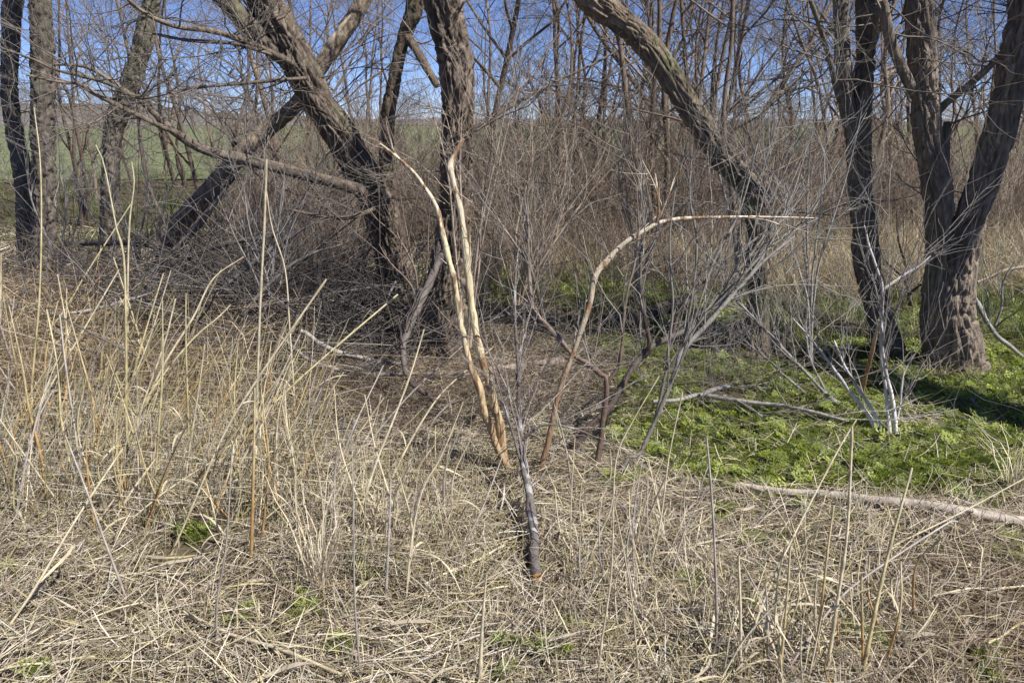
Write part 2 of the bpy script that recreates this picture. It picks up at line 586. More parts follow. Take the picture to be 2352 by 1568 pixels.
TB = tree("leaning_elm", "thick trunk leaning away from the upright one, with long low limb",
     [([(928, 756, 102), (928, 700, 84), (910, 623, 76), (884, 523, 76), (858, 450, 76), (803, 345, 76), (776, 300, 74), (730, 233, 70), (700, 175, 76), (650, 75, 76), (600, -6, 76)], [6.42, 6.35, 6.2, 6.05, 6.0, 6.0]),
      ([(705, 190, 40), (655, 135, 42), (595, 85, 42), (545, 30, 44), (510, -8, 44)], [5.98, 5.9])],
     6.42, limbs=[
         ([(838, 440, 30), (784, 424, 27), (667, 393, 25), (547, 363, 24), (467, 343, 22), (400, 303, 17), (333, 240, 13), (283, 207, 11), (247, 180, 9), (193, 153, 7), (127, 148, 4)], [6.0, 5.6, 5.4], 26),
         ([(400, 303, 12), (350, 282, 11), (300, 257, 10), (213, 213, 9), (180, 193, 8), (127, 187, 5), (60, 172, 3)], [5.5, 5.2], 12),
         ([(283, 207, 8), (235, 188, 8), (180, 173, 7), (127, 160, 6), (67, 133, 5), (0, 110, 4)], [5.45, 5.2], 12),
         ([(672, 148, 18), (640, 130, 16), (567, 97, 14), (493, 73, 12), (400, 60, 10), (333, 30, 9), (290, -4, 7)], [5.9, 5.3], 16),
         ([(640, 130, 9), (600, 118, 9), (533, 100, 8), (433, 93, 7), (353, 78, 5)], [5.8, 5.5], 10),
         ([(705, 180, 9), (633, 185, 8), (553, 192, 7), (440, 203, 6), (395, 217, 4)], [5.8, 5.5], 14),
         ([(860, 480, 10), (800, 500, 9), (730, 495, 7), (660, 480, 5)], [5.9, 5.5], 10)],
     seed=5, lichen=0.45, tint=(0.14, 0.11, 0.085), twigs=24)

TC = tree("bowed_elm", "bowed trunk rising from a dark upright foot and arching over the thicket",
     [([(1735, 828, 88), (1736, 790, 66), (1740, 723, 50), (1741, 623, 52), (1740, 523, 50), (1733, 465, 50), (1715, 425, 52), (1658, 363, 52), (1618, 297, 52), (1578, 240, 52), (1524, 150, 54), (1471, 87, 56), (1411, 38, 58), (1352, -8, 62)], [5.45, 5.45, 5.5, 5.6, 5.75])],
     5.45, limbs=[([(1722, 425, 22), (1740, 435, 20), (1768, 447, 12)], [5.5, 5.45], 2)],
     seed=8, lichen=0.6, tint=(0.165, 0.128, 0.092), twigs=22)

TD = tree("forked_elm", "dark slender trunk forking above, standing between bowed and twin stemmed trees",
     [([(2040, 828, 84), (2034, 790, 66), (2021, 723, 55), (1994, 623, 55), (1985, 523, 55), (1976, 433, 50), (1973, 333, 52), (1980, 233, 46), (1988, 133, 40), (1984, -5, 40)], [5.33, 5.33, 5.35]),
      ([(1962, 345, 34), (1950, 270, 30), (1940, 170, 32), (1933, 100, 33), (1931, -5, 33)], [5.34, 5.25])],
     5.33, limbs=[([(1955, 330, 16), (1938, 262, 14), (1918, 190, 13), (1898, 110, 11), (1862, 0, 10)], [5.3, 5.0], 10),
                  ([(1985, 140, 12), (2010, 90, 14), (2018, 30, 14), (2035, -4, 12)], [5.3, 5.1], 6)],
     seed=13, lichen=0.35, tint=(0.16, 0.132, 0.105), twigs=28)

TE = tree("twin_stemmed_elm", "stout tree with two stems parting in a narrow fork above a broad foot",
     [([(2205, 866, 122), (2198, 800, 108), (2184, 723, 98), (2200, 623, 76), (2231, 500, 66), (2266, 400, 66), (2296, 300, 68), (2320, 200, 68), (2338, 100, 72), (2356, -5, 72)], [5.02, 5.02, 5.0]),
      ([(2165, 850, 74), (2154, 770, 70), (2152, 690, 66), (2160, 590, 60), (2157, 500, 60), (2148, 400, 62), (2130, 300, 61), (2120, 200, 58), (2117, 100, 60), (2112, -5, 62)], [5.08, 5.08, 5.15])],
     5.02, limbs=[([(2140, 275, 20), (2170, 240, 17), (2235, 187, 15), (2285, 140, 13), (2352, 58, 11), (2420, -30, 9)], [5.15, 5.0], 12),
                  ([(2112, 225, 26), (2086, 187, 25), (2060, 130, 24), (2042, 80, 24), (2026, 0, 22)], [5.12, 5.0], 8),
                  ([(2165, 470, 16), (2170, 400, 18), (2172, 330, 18), (2176, 280, 16)], [5.15, 5.2], 4)],
     seed=17, lichen=0.25, tint=(0.185, 0.148, 0.115), twigs=26)

TF1 = tree("edge_elm", "grey trunk cut by the picture's edge beside another upright trunk",
     [([(62, 610, 40), (55, 430, 38), (30, 280, 36), (20, 200, 36), (25, 100, 38), (32, -5, 42)], [8.6, 8.6])], 8.6,
     seed=21, lichen=0.4, tint=(0.13, 0.115, 0.10), twigs=26, sides=36, zrange=(.5, 3.2))
TF2 = tree("straight_elm", "straight dark trunk standing clear against the field and sky",
     [([(105, 640, 62), (102, 480, 50), (100, 367, 50), (98, 300, 52), (100, 200, 52), (97, 100, 50), (91, -5, 47)], [8.2, 8.2])], 8.2,
     seed=22, lichen=0.35, tint=(0.125, 0.105, 0.085), twigs=30, sides=40, zrange=(.5, 3.2))
TF3 = tree("slanting_elm", "grey trunk slanting up from the brush with the green field behind",
     [([(248, 640, 48), (252, 480, 40), (258, 333, 40), (270, 267, 45), (297, 200, 46), (328, 100, 43), (352, -5, 36)], [8.8, 8.7])], 8.8,
     seed=23, lichen=0.4, tint=(0.16, 0.135, 0.105), twigs=30, sides=36, zrange=(.5, 3.2))
TH = tree("crooked_elm", "thin crooked trunk with a drooping side branch close behind the upright trunk",
     [([(893, 640, 52), (888, 480, 42), (890, 317, 36), (891, 267, 33), (902, 200, 30), (916, 133, 30), (934, 67, 33), (956, -5, 42)], [8.0, 7.9])], 8.0,
     limbs=[([(938, 88, 22), (958, 118, 20), (977, 150, 19), (1004, 198, 15)], [7.9, 7.6], 6)],
     seed=25, lichen=0.3, tint=(0.135, 0.10, 0.07), twigs=26, sides=32)

# big tree added out of view, its stem bent to shade the trees there
def shade_tree():
    rng = random.Random(77)
    nb = lambda p, z: (p * .53 + 3.0 * .848, p * .848 - 3.0 * .53, z)
    root = empty("shade_elm", (5.09, 2.48, 0), "stout tree added out of view to shade the twin stemmed tree", "tree", "trees at the edge of the field")
    out = []
    for i, (pts, rad) in enumerate([([nb(4.8, -.1), nb(4.82, 1.0), nb(4.87, 2.4), nb(5.0, 3.6), nb(5.25, 4.4), nb(5.65, 5.05), nb(5.85, 5.9), nb(6.1, 7.2)], [.33, .26, .24, .22, .2, .19, .17, .1]),
                                    ([nb(5.4, 4.6), nb(5.75, 5.2), nb(6.15, 5.9), nb(6.5, 7.0)], [.15, .14, .11, .06])]):
        mb = MB()
        c, r = bark_tube(mb, np.array(pts), np.array(rad), 3.3 + i, 40, step=.03, tint=(0.13, 0.105, 0.085))
        mb.build("trunk" if i == 0 else "stem", M_BARK, root, smooth=True)
        for k in range(4):
            j = rng.randrange(int(len(c) * .7), len(c))
            a = rng.uniform(0, 6.28)
            grow(rng, c[j], (math.cos(a), math.sin(a), .8), rng.uniform(1, 2), .03, 3, out, kids=(3, 4, 4))
    mb = MB()
    put(mb, out, TWIG_GREY, 3)
    mb.build("crown", M_TWIG, root)
shade_tree()

# the snapped trunk that lies slanting behind the leaning tree
def snag():
    root = empty("snapped_trunk", (*P(400, 540, 7.3)[:2], 0), "snapped trunk with bare pale wood slanting behind the leaning tree", "dead tree")
    mb = MB()
    p, r = px_path([(380, 610, 46), (410, 520, 44), (480, 440, 42), (560, 345, 40), (600, 310, 36), (680, 240, 34), (742, 145, 34), (795, 67, 36), (842, -10, 36)], [7.0, 6.55, 6.6, 6.7])
    bark_tube(mb, p, r, 4.4, 30, depth=0.006, tint=(0.24, 0.185, 0.135), lichen=0.15)
    mb.build("trunk", M_BARK, root, smooth=True)
    mb = MB()
    a, ra = px_path([(724, 158, 8), (742, 122, 14), (765, 88, 16), (790, 55, 12), (806, 35, 4)], [6.62, 6.6])
    mb.tubes(spline(a, 20), np.interp(np.linspace(0, 1, 20), np.linspace(0, 1, 5), ra), (0.55, 0.45, 0.33), 8)
    mb.build("bare_wood", M_DEAD, root, smooth=True)
    mb = MB()
    for k in range(9):
        q = P(560 + rnd.uniform(-24, 24), 345 + rnd.uniform(-16, 16), 6.72)
        e = q + np.array([rnd.uniform(-.12, .14), rnd.uniform(-.1, .05), rnd.uniform(.05, .22)])
        mb.tubes(np.array([q, (q + e) / 2, e]), np.array([.02, .014, .003]), (0.13, 0.10, 0.08), 5)
    mb.build("splinters", M_DEAD, root)
snag()

# ------------------------------------------------------------------ slim trees behind
def slim_variant(seed, height, r0, lean):
    rng = random.Random(seed)
    trunk, out = MB(), []
    nst = rng.choice([1, 1, 2, 3])
    for s in range(nst):
        base = np.array([rng.uniform(-.12, .12) * (nst > 1), rng.uniform(-.12, .12) * (nst > 1), -0.05])
        d = np.array([lean + rng.gauss(0, .12), rng.gauss(0, .12), 1.0])
        pts, p = [base], base
        for k in range(9):
            d = d + np.array([rng.gauss(0, .14), rng.gauss(0, .14), 0.06])
            d = d / np.linalg.norm(d)
            p = p + d * height / 9
            pts.append(p)
        c = spline(np.array(pts), 22)
        rr = np.linspace(r0, r0 * .2, 22) * rng.uniform(.5, .8)
        rr[:2] *= np.array([1.5, 1.15])
        trunk.tubes(c, rr, np.array((0.20, 0.15, 0.11)) * rng.uniform(.7, 1.2), 7)
        for k in range(int(13 / math.sqrt(nst))):
            j = rng.randrange(4, 21)
            a = rng.uniform(0, 6.28)
            grow(rng, c[j], (math.cos(a), math.sin(a), rng.uniform(.3, 1.2)), rng.uniform(.9, 1.9) * height / 5, rr[j] * .6, 3, out, kids=(4, 4, 4), wander=.17, minr=0.00151)
    big = MB()
    put(trunk, out, (0.22, 0.165, 0.115), 5, sel=lambda l: l == 3)
    put(big, out, (0.20, 0.165, 0.135), 3, sel=lambda l: l < 3)
    return trunk.mesh("slim_trunk", M_SLIM, True), big.mesh("slim_crown", M_TWIG)

VAR = [slim_variant(100 + i, h, r, l) for i, (h, r, l) in enumerate([(5.2, .055, .05), (6.0, .07, -.1), (4.6, .045, .15), (5.6, .06, 0), (6.4, .075, .1), (4.8, .05, -.18), (5.4, .06, .2)])]

def slim_tree(x, y, v, s, rz, label, group):
    root = empty("slim_tree", (x, y, 0), label, "tree", group)
    root.rotation_euler = (0, 0, rz)
    root.scale = (s, s, s)
    for nm, me in zip(("trunk", "crown"), VAR[v]):
        o = bpy.data.objects.new(nm, me)
        COL.objects.link(o)
        o.parent = root
    return root

ORD = 'first second third fourth fifth sixth seventh eighth ninth tenth eleventh twelfth thirteenth fourteenth fifteenth sixteenth seventeenth eighteenth nineteenth twentieth twenty-first twenty-second twenty-third twenty-fourth twenty-fifth twenty-sixth'.split()
zones = [  # x range in the picture, distance range, how many, label, group
    ((120, 560), (11, 26), 11, "the slim bare trees before the far field", "slim trees before the field"),
    ((560, 880), (10, 22), 10, "the slim bare trees behind the leaning trunk", "slim trees behind the leaning trunk"),
    ((1080, 1420), (10, 24), 13, "the slim bare trees in the brown thicket", "slim trees in the thicket"),
    ((1420, 1900), (9.5, 25), 17, "the slim bare trees under the bowed trunk's arch", "slim trees beyond the bowed trunk"),
    ((1900, 2420), (9.5, 25), 18, "the slim bare trees behind forked and twin-stemmed trees", "slim trees of the dense wood"),
]
for (x0, x1), (d0, d1), n, lab, grp in zones:
    for i in range(n):
        Y = d0 + (d1 - d0) * ((i * 0.618 + rnd.random() * .3) % 1.0)
        x = x0 + (x1 - x0) * (i + rnd.uniform(.1, .9)) / n
        q = P(x, 300, Y)
        slim_tree(q[0], Y, rnd.randrange(len(VAR)), rnd.uniform(.85, 1.15), rnd.uniform(0, 6.28), ORD[i] + " from the left of " + lab, grp)
q = P(1288, 300, 13.0)
slim_tree(q[0], 13.0, 3, 1.1, 0.6, "slim tree dividing into a wide fan of branches amid the thicket", None)
q = P(1731, 300, 8.9)
slim_tree(q[0], 8.9, 0, 1.05, 2.0, "straight brown slim tree just behind the foot of the bowed trunk", None)

# ------------------------------------------------------------------ instanced stuff
def instancer(name, pts, rot, scl, idx, meshes, label, cat=None):
    coll = bpy.data.collections.new(name + "_kinds")
    for i, me in enumerate(meshes):
        o = bpy.data.objects.new("%s_kind_%02d" % (name, i), me)
        coll.objects.link(o)
    me = bpy.data.meshes.new(name)
    n = len(pts)
    me.vertices.add(n)
    me.vertices.foreach_set("co", np.asarray(pts, np.float32).ravel())
    a = me.attributes.new("rot", 'FLOAT_VECTOR', 'POINT'); a.data.foreach_set("vector", np.asarray(rot, np.float32).ravel())
    a = me.attributes.new("scl", 'FLOAT', 'POINT'); a.data.foreach_set("value", np.asarray(scl, np.float32))
    a = me.attributes.new("idx", 'INT', 'POINT'); a.data.foreach_set("value", np.asarray(idx, np.int32))
    me.update()
    o = bpy.data.objects.new(name, me)
    COL.objects.link(o)
    ng = bpy.data.node_groups.new(name + "_scatter", 'GeometryNodeTree')
    ng.interface.new_socket("Geometry", in_out='INPUT', socket_type='NodeSocketGeometry')
    ng.interface.new_socket("Geometry", in_out='OUTPUT', socket_type='NodeSocketGeometry')
    N = ng.nodes
    gi, go = N.new("NodeGroupInput"), N.new("NodeGroupOutput")
    ip = N.new("GeometryNodeInstanceOnPoints")
    ci = N.new("GeometryNodeCollectionInfo")
    ci.inputs["Collection"].default_value = coll
    ci.inputs["Separate Children"].default_value = True
    ci.inputs["Reset Children"].default_value = True
    def na(nm, ty):
        k = N.new("GeometryNodeInputNamedAttribute"); k.data_type = ty; k.inputs["Name"].default_value = nm
        return k.outputs["Attribute"]
    e2r = N.new("FunctionNodeEulerToRotation")
    Lk = ng.links.new
    Lk(na("rot", 'FLOAT_VECTOR'), e2r.inputs[0])
    Lk(gi.outputs[0], ip.inputs["Points"])
    Lk(ci.outputs[0], ip.inputs["Instance"])
    ip.inputs["Pick Instance"].default_value = True
    Lk(na("idx", 'INT'), ip.inputs["Instance Index"])
    Lk(e2r.outputs[0], ip.inputs["Rotation"])
    Lk(na("scl", 'FLOAT'), ip.inputs["Scale"])
    Lk(ip.outputs[0], go.inputs[0])
    md = o.modifiers.new("scatter", 'NODES')
    md.node_group = ng
    return tag(o, label, cat, kind="stuff")

# far wood: bare trees along the field's end, and the hill behind
n = 700
fxp = rs.uniform(-170, 170, n)
fyp = rs.uniform(205, 240, n)
fz = 0.4 + 0 * fxp
hgt = np.where(fxp < -85, 2.3, 1.5) * rs.uniform(.6, 1.15, n)
instancer("far_woodland", np.stack([fxp, fyp, fz], 1), np.stack([0 * fxp, 0 * fxp, rs.uniform(0, 6.28, n)], 1), hgt, rs.randint(0, 4, n),
          [VAR[i][1] for i in range(4)], "far grey line of bare woodland beyond the field")
hx = np.linspace(-900, 900, 140)
hy = np.linspace(300, 620, 30)
sheet("hills", hx, hy, lambda x, y: -1 + np.clip((y - 300) / 150, 0, 1) * (2.5 + 9 * np.clip((-x - 110) / 150, 0, 1.2) + 2 * fbm(np.stack([x * .02, y * .02, 0 * x], -1), 4)), mat_two("far_wood", (0.13, 0.125, 0.115), (0.21, 0.19, 0.175), 0.25, 8))

# brown weed thicket
def weed(seed, h, col):
    rng = random.Random(seed)
    out = []
    for s in range(rng.choice([2, 3, 4])):
        grow(rng, (rng.gauss(0, .08), rng.gauss(0, .08), 0), (rng.gauss(0, .25), rng.gauss(0, .25), 1), h * rng.uniform(.6, 1.1), rng.uniform(.004, .009), 2, out, spread=.8, kids=(4, 8), up=.35, wander=.14, shrink=.42, minr=.0022)
    mb = MB()
    put(mb, out, col, 3, .35)
    return mb.mesh("weed", M_TWIG)
WEEDS = [weed(300 + i, 1.3 + .12 * (i % 4), c) for i, c in enumerate([(0.25, 0.195, 0.15), (0.20, 0.155, 0.125), (0.31, 0.25, 0.195), (0.22, 0.16, 0.12), (0.27, 0.215, 0.165), (0.19, 0.155, 0.13)])]

def scatter_px(n, x0, x1, Y0, Y1, power=1.0):
    Y = Y0 + (Y1 - Y0) * rs.uniform(0, 1, n) ** power
    x = np.array([P(a, 600, b)[0] for a, b in zip(rs.uniform(x0, x1, n), Y)])
    return np.stack([x, Y, ground_z(x, Y)], 1)

def scatter(name, meshes, sets, label, smin=.7, smax=1.2, tilt=.12):
    p = np.concatenate(sets)
    n = len(p)
    instancer(name, p, np.stack([rs.normal(0, tilt, n), rs.normal(0, tilt, n), rs.uniform(0, 6.28, n)], 1), rs.uniform(smin, smax, n), rs.randint(0, len(meshes), n), meshes, label)

scatter("brown_undergrowth", WEEDS, [scatter_px(370, 850, 1980, 8.8, 15), scatter_px(170, 1900, 2650, 9.5, 15.5), scatter_px(70, 540, 860, 8.6, 13), scatter_px(12, -250, 520, 9.5, 13)],
        "dense brown dead weed stems filling the middle distance", .5, 1.2, .2)
LOW = [weed(340 + i, .8, c) for i, c in enumerate([(0.25, 0.185, 0.14), (0.21, 0.16, 0.125), (0.30, 0.235, 0.175)])]
scatter("low_undergrowth", LOW, [scatter_px(110, 1080, 1700, 6.8, 9.2), scatter_px(60, 420, 860, 6.4, 8.5)],
        "low tangle of thin brown twigs about the tree feet", .35, .85)

# dead grass tufts
def tuft(seed, nb, h, cols, w=.0022, arch=.5, K=5, rag=0.0):
    r = np.random.RandomState(seed)
    a = r.uniform(0, 6.28, nb)
    d = np.stack([np.cos(a), np.sin(a), 0 * a], 1)
    b = d * r.uniform(0, .07, (nb, 1))
    t = np.linspace(0, 1, K)
    L = h * r.uniform(.5, 1.1, nb)
    ar = arch * r.uniform(.2, 1.3, nb)
    pts = b[:, None, :] + d[:, None, :] * (ar * L)[:, None, None] * (t ** 1.8)[None, :, None]
    pts[..., 2] += (L[:, None] * (t - .35 * ar[:, None] * t ** 2.5))
    pts += np.cumsum(r.normal(0, rag, pts.shape), 1) * t[None, :, None]
    side = np.stack([-np.sin(a), np.cos(a), 0 * a], 1)
    wid = w * (1 - .85 * t ** 2)[None, :] * r.uniform(.6, 1.4, (nb, 1))
    c = np.array(cols)[r.randint(0, len(cols), nb)] * r.uniform(.75, 1.2, (nb, 1))
    mb = MB()
    mb.ribbons(pts, wid, side, c)
    return mb
TAN = [(0.46, 0.38, 0.24), (0.40, 0.33, 0.21), (0.54, 0.46, 0.31), (0.33, 0.26, 0.165)]
TUFTS = [tuft(400 + i, 70, .62, TAN, arch=.45 + .12 * i).mesh("grass", M_GRASS) for i in range(5)]
scatter("tan_grass", TUFTS, [scatter_px(330, 1770, 2650, 6.9, 10.0), scatter_px(70, 1500, 1800, 7.6, 9.5), scatter_px(20, 1100, 1450, 8, 9.5)],
        "tall tan dead grass standing behind the trees", .6, 1.2, .38)
GREENS = [(0.10, 0.14, 0.035), (0.13, 0.17, 0.05), (0.08, 0.11, 0.035)]
GT = [tuft(420 + i, 50, .3, GREENS + TAN[:1], arch=.8).mesh("grass", M_GRASS) for i in range(4)]
scatter("field_edge_grass", GT, [scatter_px(500, -300, 900, 10, 26), scatter_px(300, 900, 2700, 14, 26), scatter_px(160, 1750, 2600, 5.6, 8.5)], "short green grass along the near edge of the field", .7, 1.3, .2)

# ------------------------------------------------------------------ straw litter
def in_poly(x, y, poly):
    inside = np.zeros(len(x), bool)
    j = len(poly) - 1
    for i in range(len(poly)):
        xi, yi = poly[i]; xj, yj = poly[j]
        c = ((yi > y) != (yj > y)) & (x < (xj - xi) * (y - yi) / (yj - yi + 1e-9) + xi)
        inside ^= c
        j = i
    return inside
GREEN_POLY = [
    [(1490, 850), (1560, 820), (1700, 835), (1900, 870), (2100, 895), (2352, 900), (2900, 900), (2900, 1110), (2352, 1085), (2240, 1100), (2180, 1130), (1970, 1138), (1900, 1100), (1640, 1110), (1560, 1070), (1480, 1050), (1420, 1020), (1430, 960)],
    [(1780, 600), (2000, 560), (2352, 660), (2900, 640), (2900, 900), (2352, 890), (2100, 880), (1780, 840), (1760, 700)],
    [(1060, 570), (1180, 545), (1330, 560), (1480, 610), (1720, 630), (1720, 720), (1600, 760), (1420, 740), (1300, 700), (1090, 690)],
    [(1330, 720), (1700, 770), (1690, 830), (1500, 850), (1350, 800)],
    [(930, 560), (990, 540), (1000, 640), (950, 650)],
    [(690, 560), (780, 520), (850, 600), (800, 700), (700, 700)],
    [(630, 800), (700, 790), (700, 850), (640, 860)]]
def green_mask(p):
    x, y = project(p)
    wob = 22 * rs.normal(0, 1, len(p)) + 34 * fbm(np.stack([p[:, 0] * 3, p[:, 1] * 3, 0 * p[:, 0]], 1), 2)
    m = np.zeros(len(p), bool)
    for g in GREEN_POLY:
        m |= in_poly(x + wob, y + wob * .6, g)
    return m

STRAW = np.array([(0.56, 0.48, 0.32), (0.48, 0.40, 0.26), (0.66, 0.58, 0.42), (0.38, 0.31, 0.21), (0.30, 0.245, 0.18), (0.50, 0.45, 0.36), (0.24, 0.175, 0.115), (0.54, 0.48, 0.25), (0.60, 0.54, 0.42), (0.30, 0.27, 0.12)])
def litter(n, Y0, Y1, power, lmin, lmax, wmin, wmax, zmax, xlim=0.70, mb=None, keep=None, bend=.09, lift=.22, cols=STRAW):
    Y = Y0 + (Y1 - Y0) * rs.uniform(0, 1, n) ** power
    x = rs.uniform(-xlim, xlim, n) * (Y + .35)
    p = np.stack([x, Y, 0 * x], 1)
    if keep is not None:
        k = keep(p)
        p = p[k]
    n = len(p)
    a = 2.6 * fbm(np.stack([p[:, 0] * 1.1, p[:, 1] * 1.1, 0 * p[:, 0] + 5], 1), 2) + rs.normal(0, .85, n)
    el = rs.normal(0, lift, n)
    L = rs.uniform(lmin, lmax, n) * rs.uniform(.5, 1, n)
    d = np.stack([np.cos(a) * np.cos(el), np.sin(a) * np.cos(el), np.sin(el)], 1)
    sd = np.stack([-np.sin(a), np.cos(a), rs.normal(0, .5, n)], 1)
    sd = norm(sd)
    gz = ground_z(p[:, 0], p[:, 1])
    c = p.copy()
    c[:, 2] = gz + rs.uniform(0.003, 1, n) ** 1.6 * zmax + np.abs(np.sin(el)) * L * .42
    t = np.linspace(-.5, .5, 4)
    bv = rs.normal(0, bend, (n, 1))
    pts = c[:, None, :] + d[:, None, :] * (L[:, None] * t)[:, :, None]
    pts += (norm(np.cross(d, sd) * rs.normal(0, 1, (n, 1)) + sd * rs.normal(0, 1, (n, 1))) * bv * L[:, None])[:, None, :] * (0.25 - t ** 2)[None, :, None] * 2.2
    w = rs.uniform(wmin, wmax, n)[:, None] * np.array([.55, 1, .95, .35])[None, :]
    col = cols[rs.randint(0, len(cols), n)] * rs.uniform(.72, 1.15, (n, 1))
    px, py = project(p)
    f = np.clip((px - 1850) / 350, 0, 1) * np.clip((py - 1180) / 160, 0, 1)      # colour gets darker and browner towards that corner
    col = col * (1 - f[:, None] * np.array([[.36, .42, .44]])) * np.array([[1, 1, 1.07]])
    (mb or LIT).ribbons(pts, w, sd, col)

LIT = MB()
OLIVE = np.array([(0.36, 0.305, 0.19), (0.28, 0.225, 0.145), (0.44, 0.38, 0.25), (0.24, 0.20, 0.115), (0.50, 0.43, 0.30), (0.31, 0.29, 0.14), (0.20, 0.15, 0.105)])
openg = lambda p: ~green_mask(p)
patch = lambda p: fbm(np.stack([p[:, 0] * 1.7, p[:, 1] * 1.7, 0 * p[:, 0] + 3], 1), 3) > -1.0 + .5 * rs.uniform(0, 1, len(p)) ** 3
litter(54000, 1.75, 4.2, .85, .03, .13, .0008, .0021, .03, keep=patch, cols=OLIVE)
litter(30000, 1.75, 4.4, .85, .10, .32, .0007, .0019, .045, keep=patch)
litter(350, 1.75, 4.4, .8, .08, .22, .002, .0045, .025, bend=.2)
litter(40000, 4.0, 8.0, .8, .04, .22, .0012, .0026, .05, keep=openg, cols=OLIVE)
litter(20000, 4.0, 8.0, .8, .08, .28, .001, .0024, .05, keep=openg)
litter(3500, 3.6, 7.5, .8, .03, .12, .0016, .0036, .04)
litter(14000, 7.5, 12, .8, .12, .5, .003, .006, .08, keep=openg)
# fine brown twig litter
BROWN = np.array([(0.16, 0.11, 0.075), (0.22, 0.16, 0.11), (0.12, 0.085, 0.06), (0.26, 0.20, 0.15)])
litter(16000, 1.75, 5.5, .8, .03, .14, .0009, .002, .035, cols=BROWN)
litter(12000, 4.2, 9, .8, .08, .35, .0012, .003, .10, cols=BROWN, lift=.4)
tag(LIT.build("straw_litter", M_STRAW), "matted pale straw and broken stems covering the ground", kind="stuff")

# matted bank of dead grass on the left
MAT = MB()
bank = lambda p: (((p[:, 0] + 3.55) / 1.95) ** 2 + ((p[:, 1] - 5.4) / 1.5) ** 2) < 1 + .25 * fbm(p * 2, 2)
litter(60000, 3.8, 7.2, 1, .2, .6, .0009, .002, .2, xlim=.8, mb=MAT, keep=bank, bend=.3, lift=.3, cols=STRAW * np.array([.80, .70, .62]))
litter(5000, 3.7, 6.6, 1, .5, 1.1, .0009, .0018, .4, xlim=.8, mb=MAT, keep=bank, bend=.35, lift=.4, cols=STRAW * np.array([.9, .80, .72]))
tag(MAT.build("matted_grass", M_STRAW), "matted bank of fallen dead grass before the brush pile", kind="stuff")

# ------------------------------------------------------------------ green ground cover with cut leaves
def herb(seed, nl, R):
    """a low plant: a few feathery leaves, each a rib with paired lobed leaflets"""
    r = np.random.RandomState(seed)
    mb = MB()
    V, F, C = [], [], []
    k = 0
    for i in range(nl):
        a = r.uniform(0, 6.28); el = r.uniform(.1, .6)
        L = R * r.uniform(.6, 1.1)
        d = np.array([math.cos(a) * math.cos(el), math.sin(a) * math.cos(el), math.sin(el)])
        s = np.array([-math.sin(a), math.cos(a), 0])
        u = np.cross(d, s) * -1
        col = np.array([(0.25, 0.30, 0.05), (0.21, 0.265, 0.045), (0.30, 0.345, 0.075), (0.16, 0.205, 0.05)])[r.randint(4)] * r.uniform(.8, 1.15)
        for j in range(4):
            t = .35 + .2 * j
            c = d * L * t + np.array([0, 0, -.25 * L * t * t])
            for sg in (-1, 1):
                l = L * (.42 - .07 * j) * r.uniform(.8, 1.15)
                for q in range(2):
                    o = s * sg * l * (.25 + .45 * q) + d * l * .3 * (q + .2)
                    e1 = (s * sg * .8 + d * .6) * l * .30
                    e2 = (s * sg * -.35 + d * .8) * l * .22
                    jit = u * r.normal(0, .12) * l
                    p = c + o + jit
                    V += [p - e1, p + e2 + u * .03 * l, p + e1, p - e2]
                    F.append([k, k + 1, k + 2, k + 3]); k += 4
                    C += [col * r.uniform(.85, 1.15)] * 4
        p = d * L * 1.05 + np.array([0, 0, -.25 * L])
        V += [p - d * L * .14, p + s * L * .09, p + d * L * .14, p - s * L * .09]
        F.append([k, k + 1, k + 2, k + 3]); k += 4
        C += [col] * 4
    mb.add(np.array(V), F, np.array(C))
    return mb.mesh("herb", M_LEAF)
HERBS = [herb(500 + i, 7, .085 + .01 * (i % 3)) for i in range(7)]
def herb_points(n, Y0, Y1, xlim0, xlim1, power=.8):
    Y = Y0 + (Y1 - Y0) * rs.uniform(0, 1, n) ** power
    x = rs.uniform(xlim0, xlim1, n) * Y
    p = np.stack([x, Y, 0 * x], 1)
    p = p[green_mask(p)]
    dens = fbm(np.stack([p[:, 0] * 2.2, p[:, 1] * 2.2, 0 * p[:, 0] + 8], 1), 3)
    thin = np.where(p[:, 1] > 5.2, -.55, -.5)
    p = p[dens > thin - rs.uniform(0, .5, len(p))]
    p[:, 2] = ground_z(p[:, 0], p[:, 1]) + rs.uniform(0, .035, len(p))
    return p
hp = np.concatenate([herb_points(26000, 3.2, 5.4, .0, .95), herb_points(24000, 5.0, 9.0, -.3, .9)])
nh = len(hp)
instancer("green_ground_cover", hp, np.stack([rs.normal(0, .32, nh), rs.normal(0, .32, nh), rs.uniform(0, 6.28, nh)], 1), np.where(rs.uniform(0, 1, nh) < .14, rs.uniform(.8, 1.1, nh), rs.uniform(.34, .75, nh)) * np.where(hp[:, 1] > 5.2, 1.35, 1), rs.randint(0, len(HERBS), nh), HERBS,
          "fresh green feathery leaves carpeting the ground under the trees")
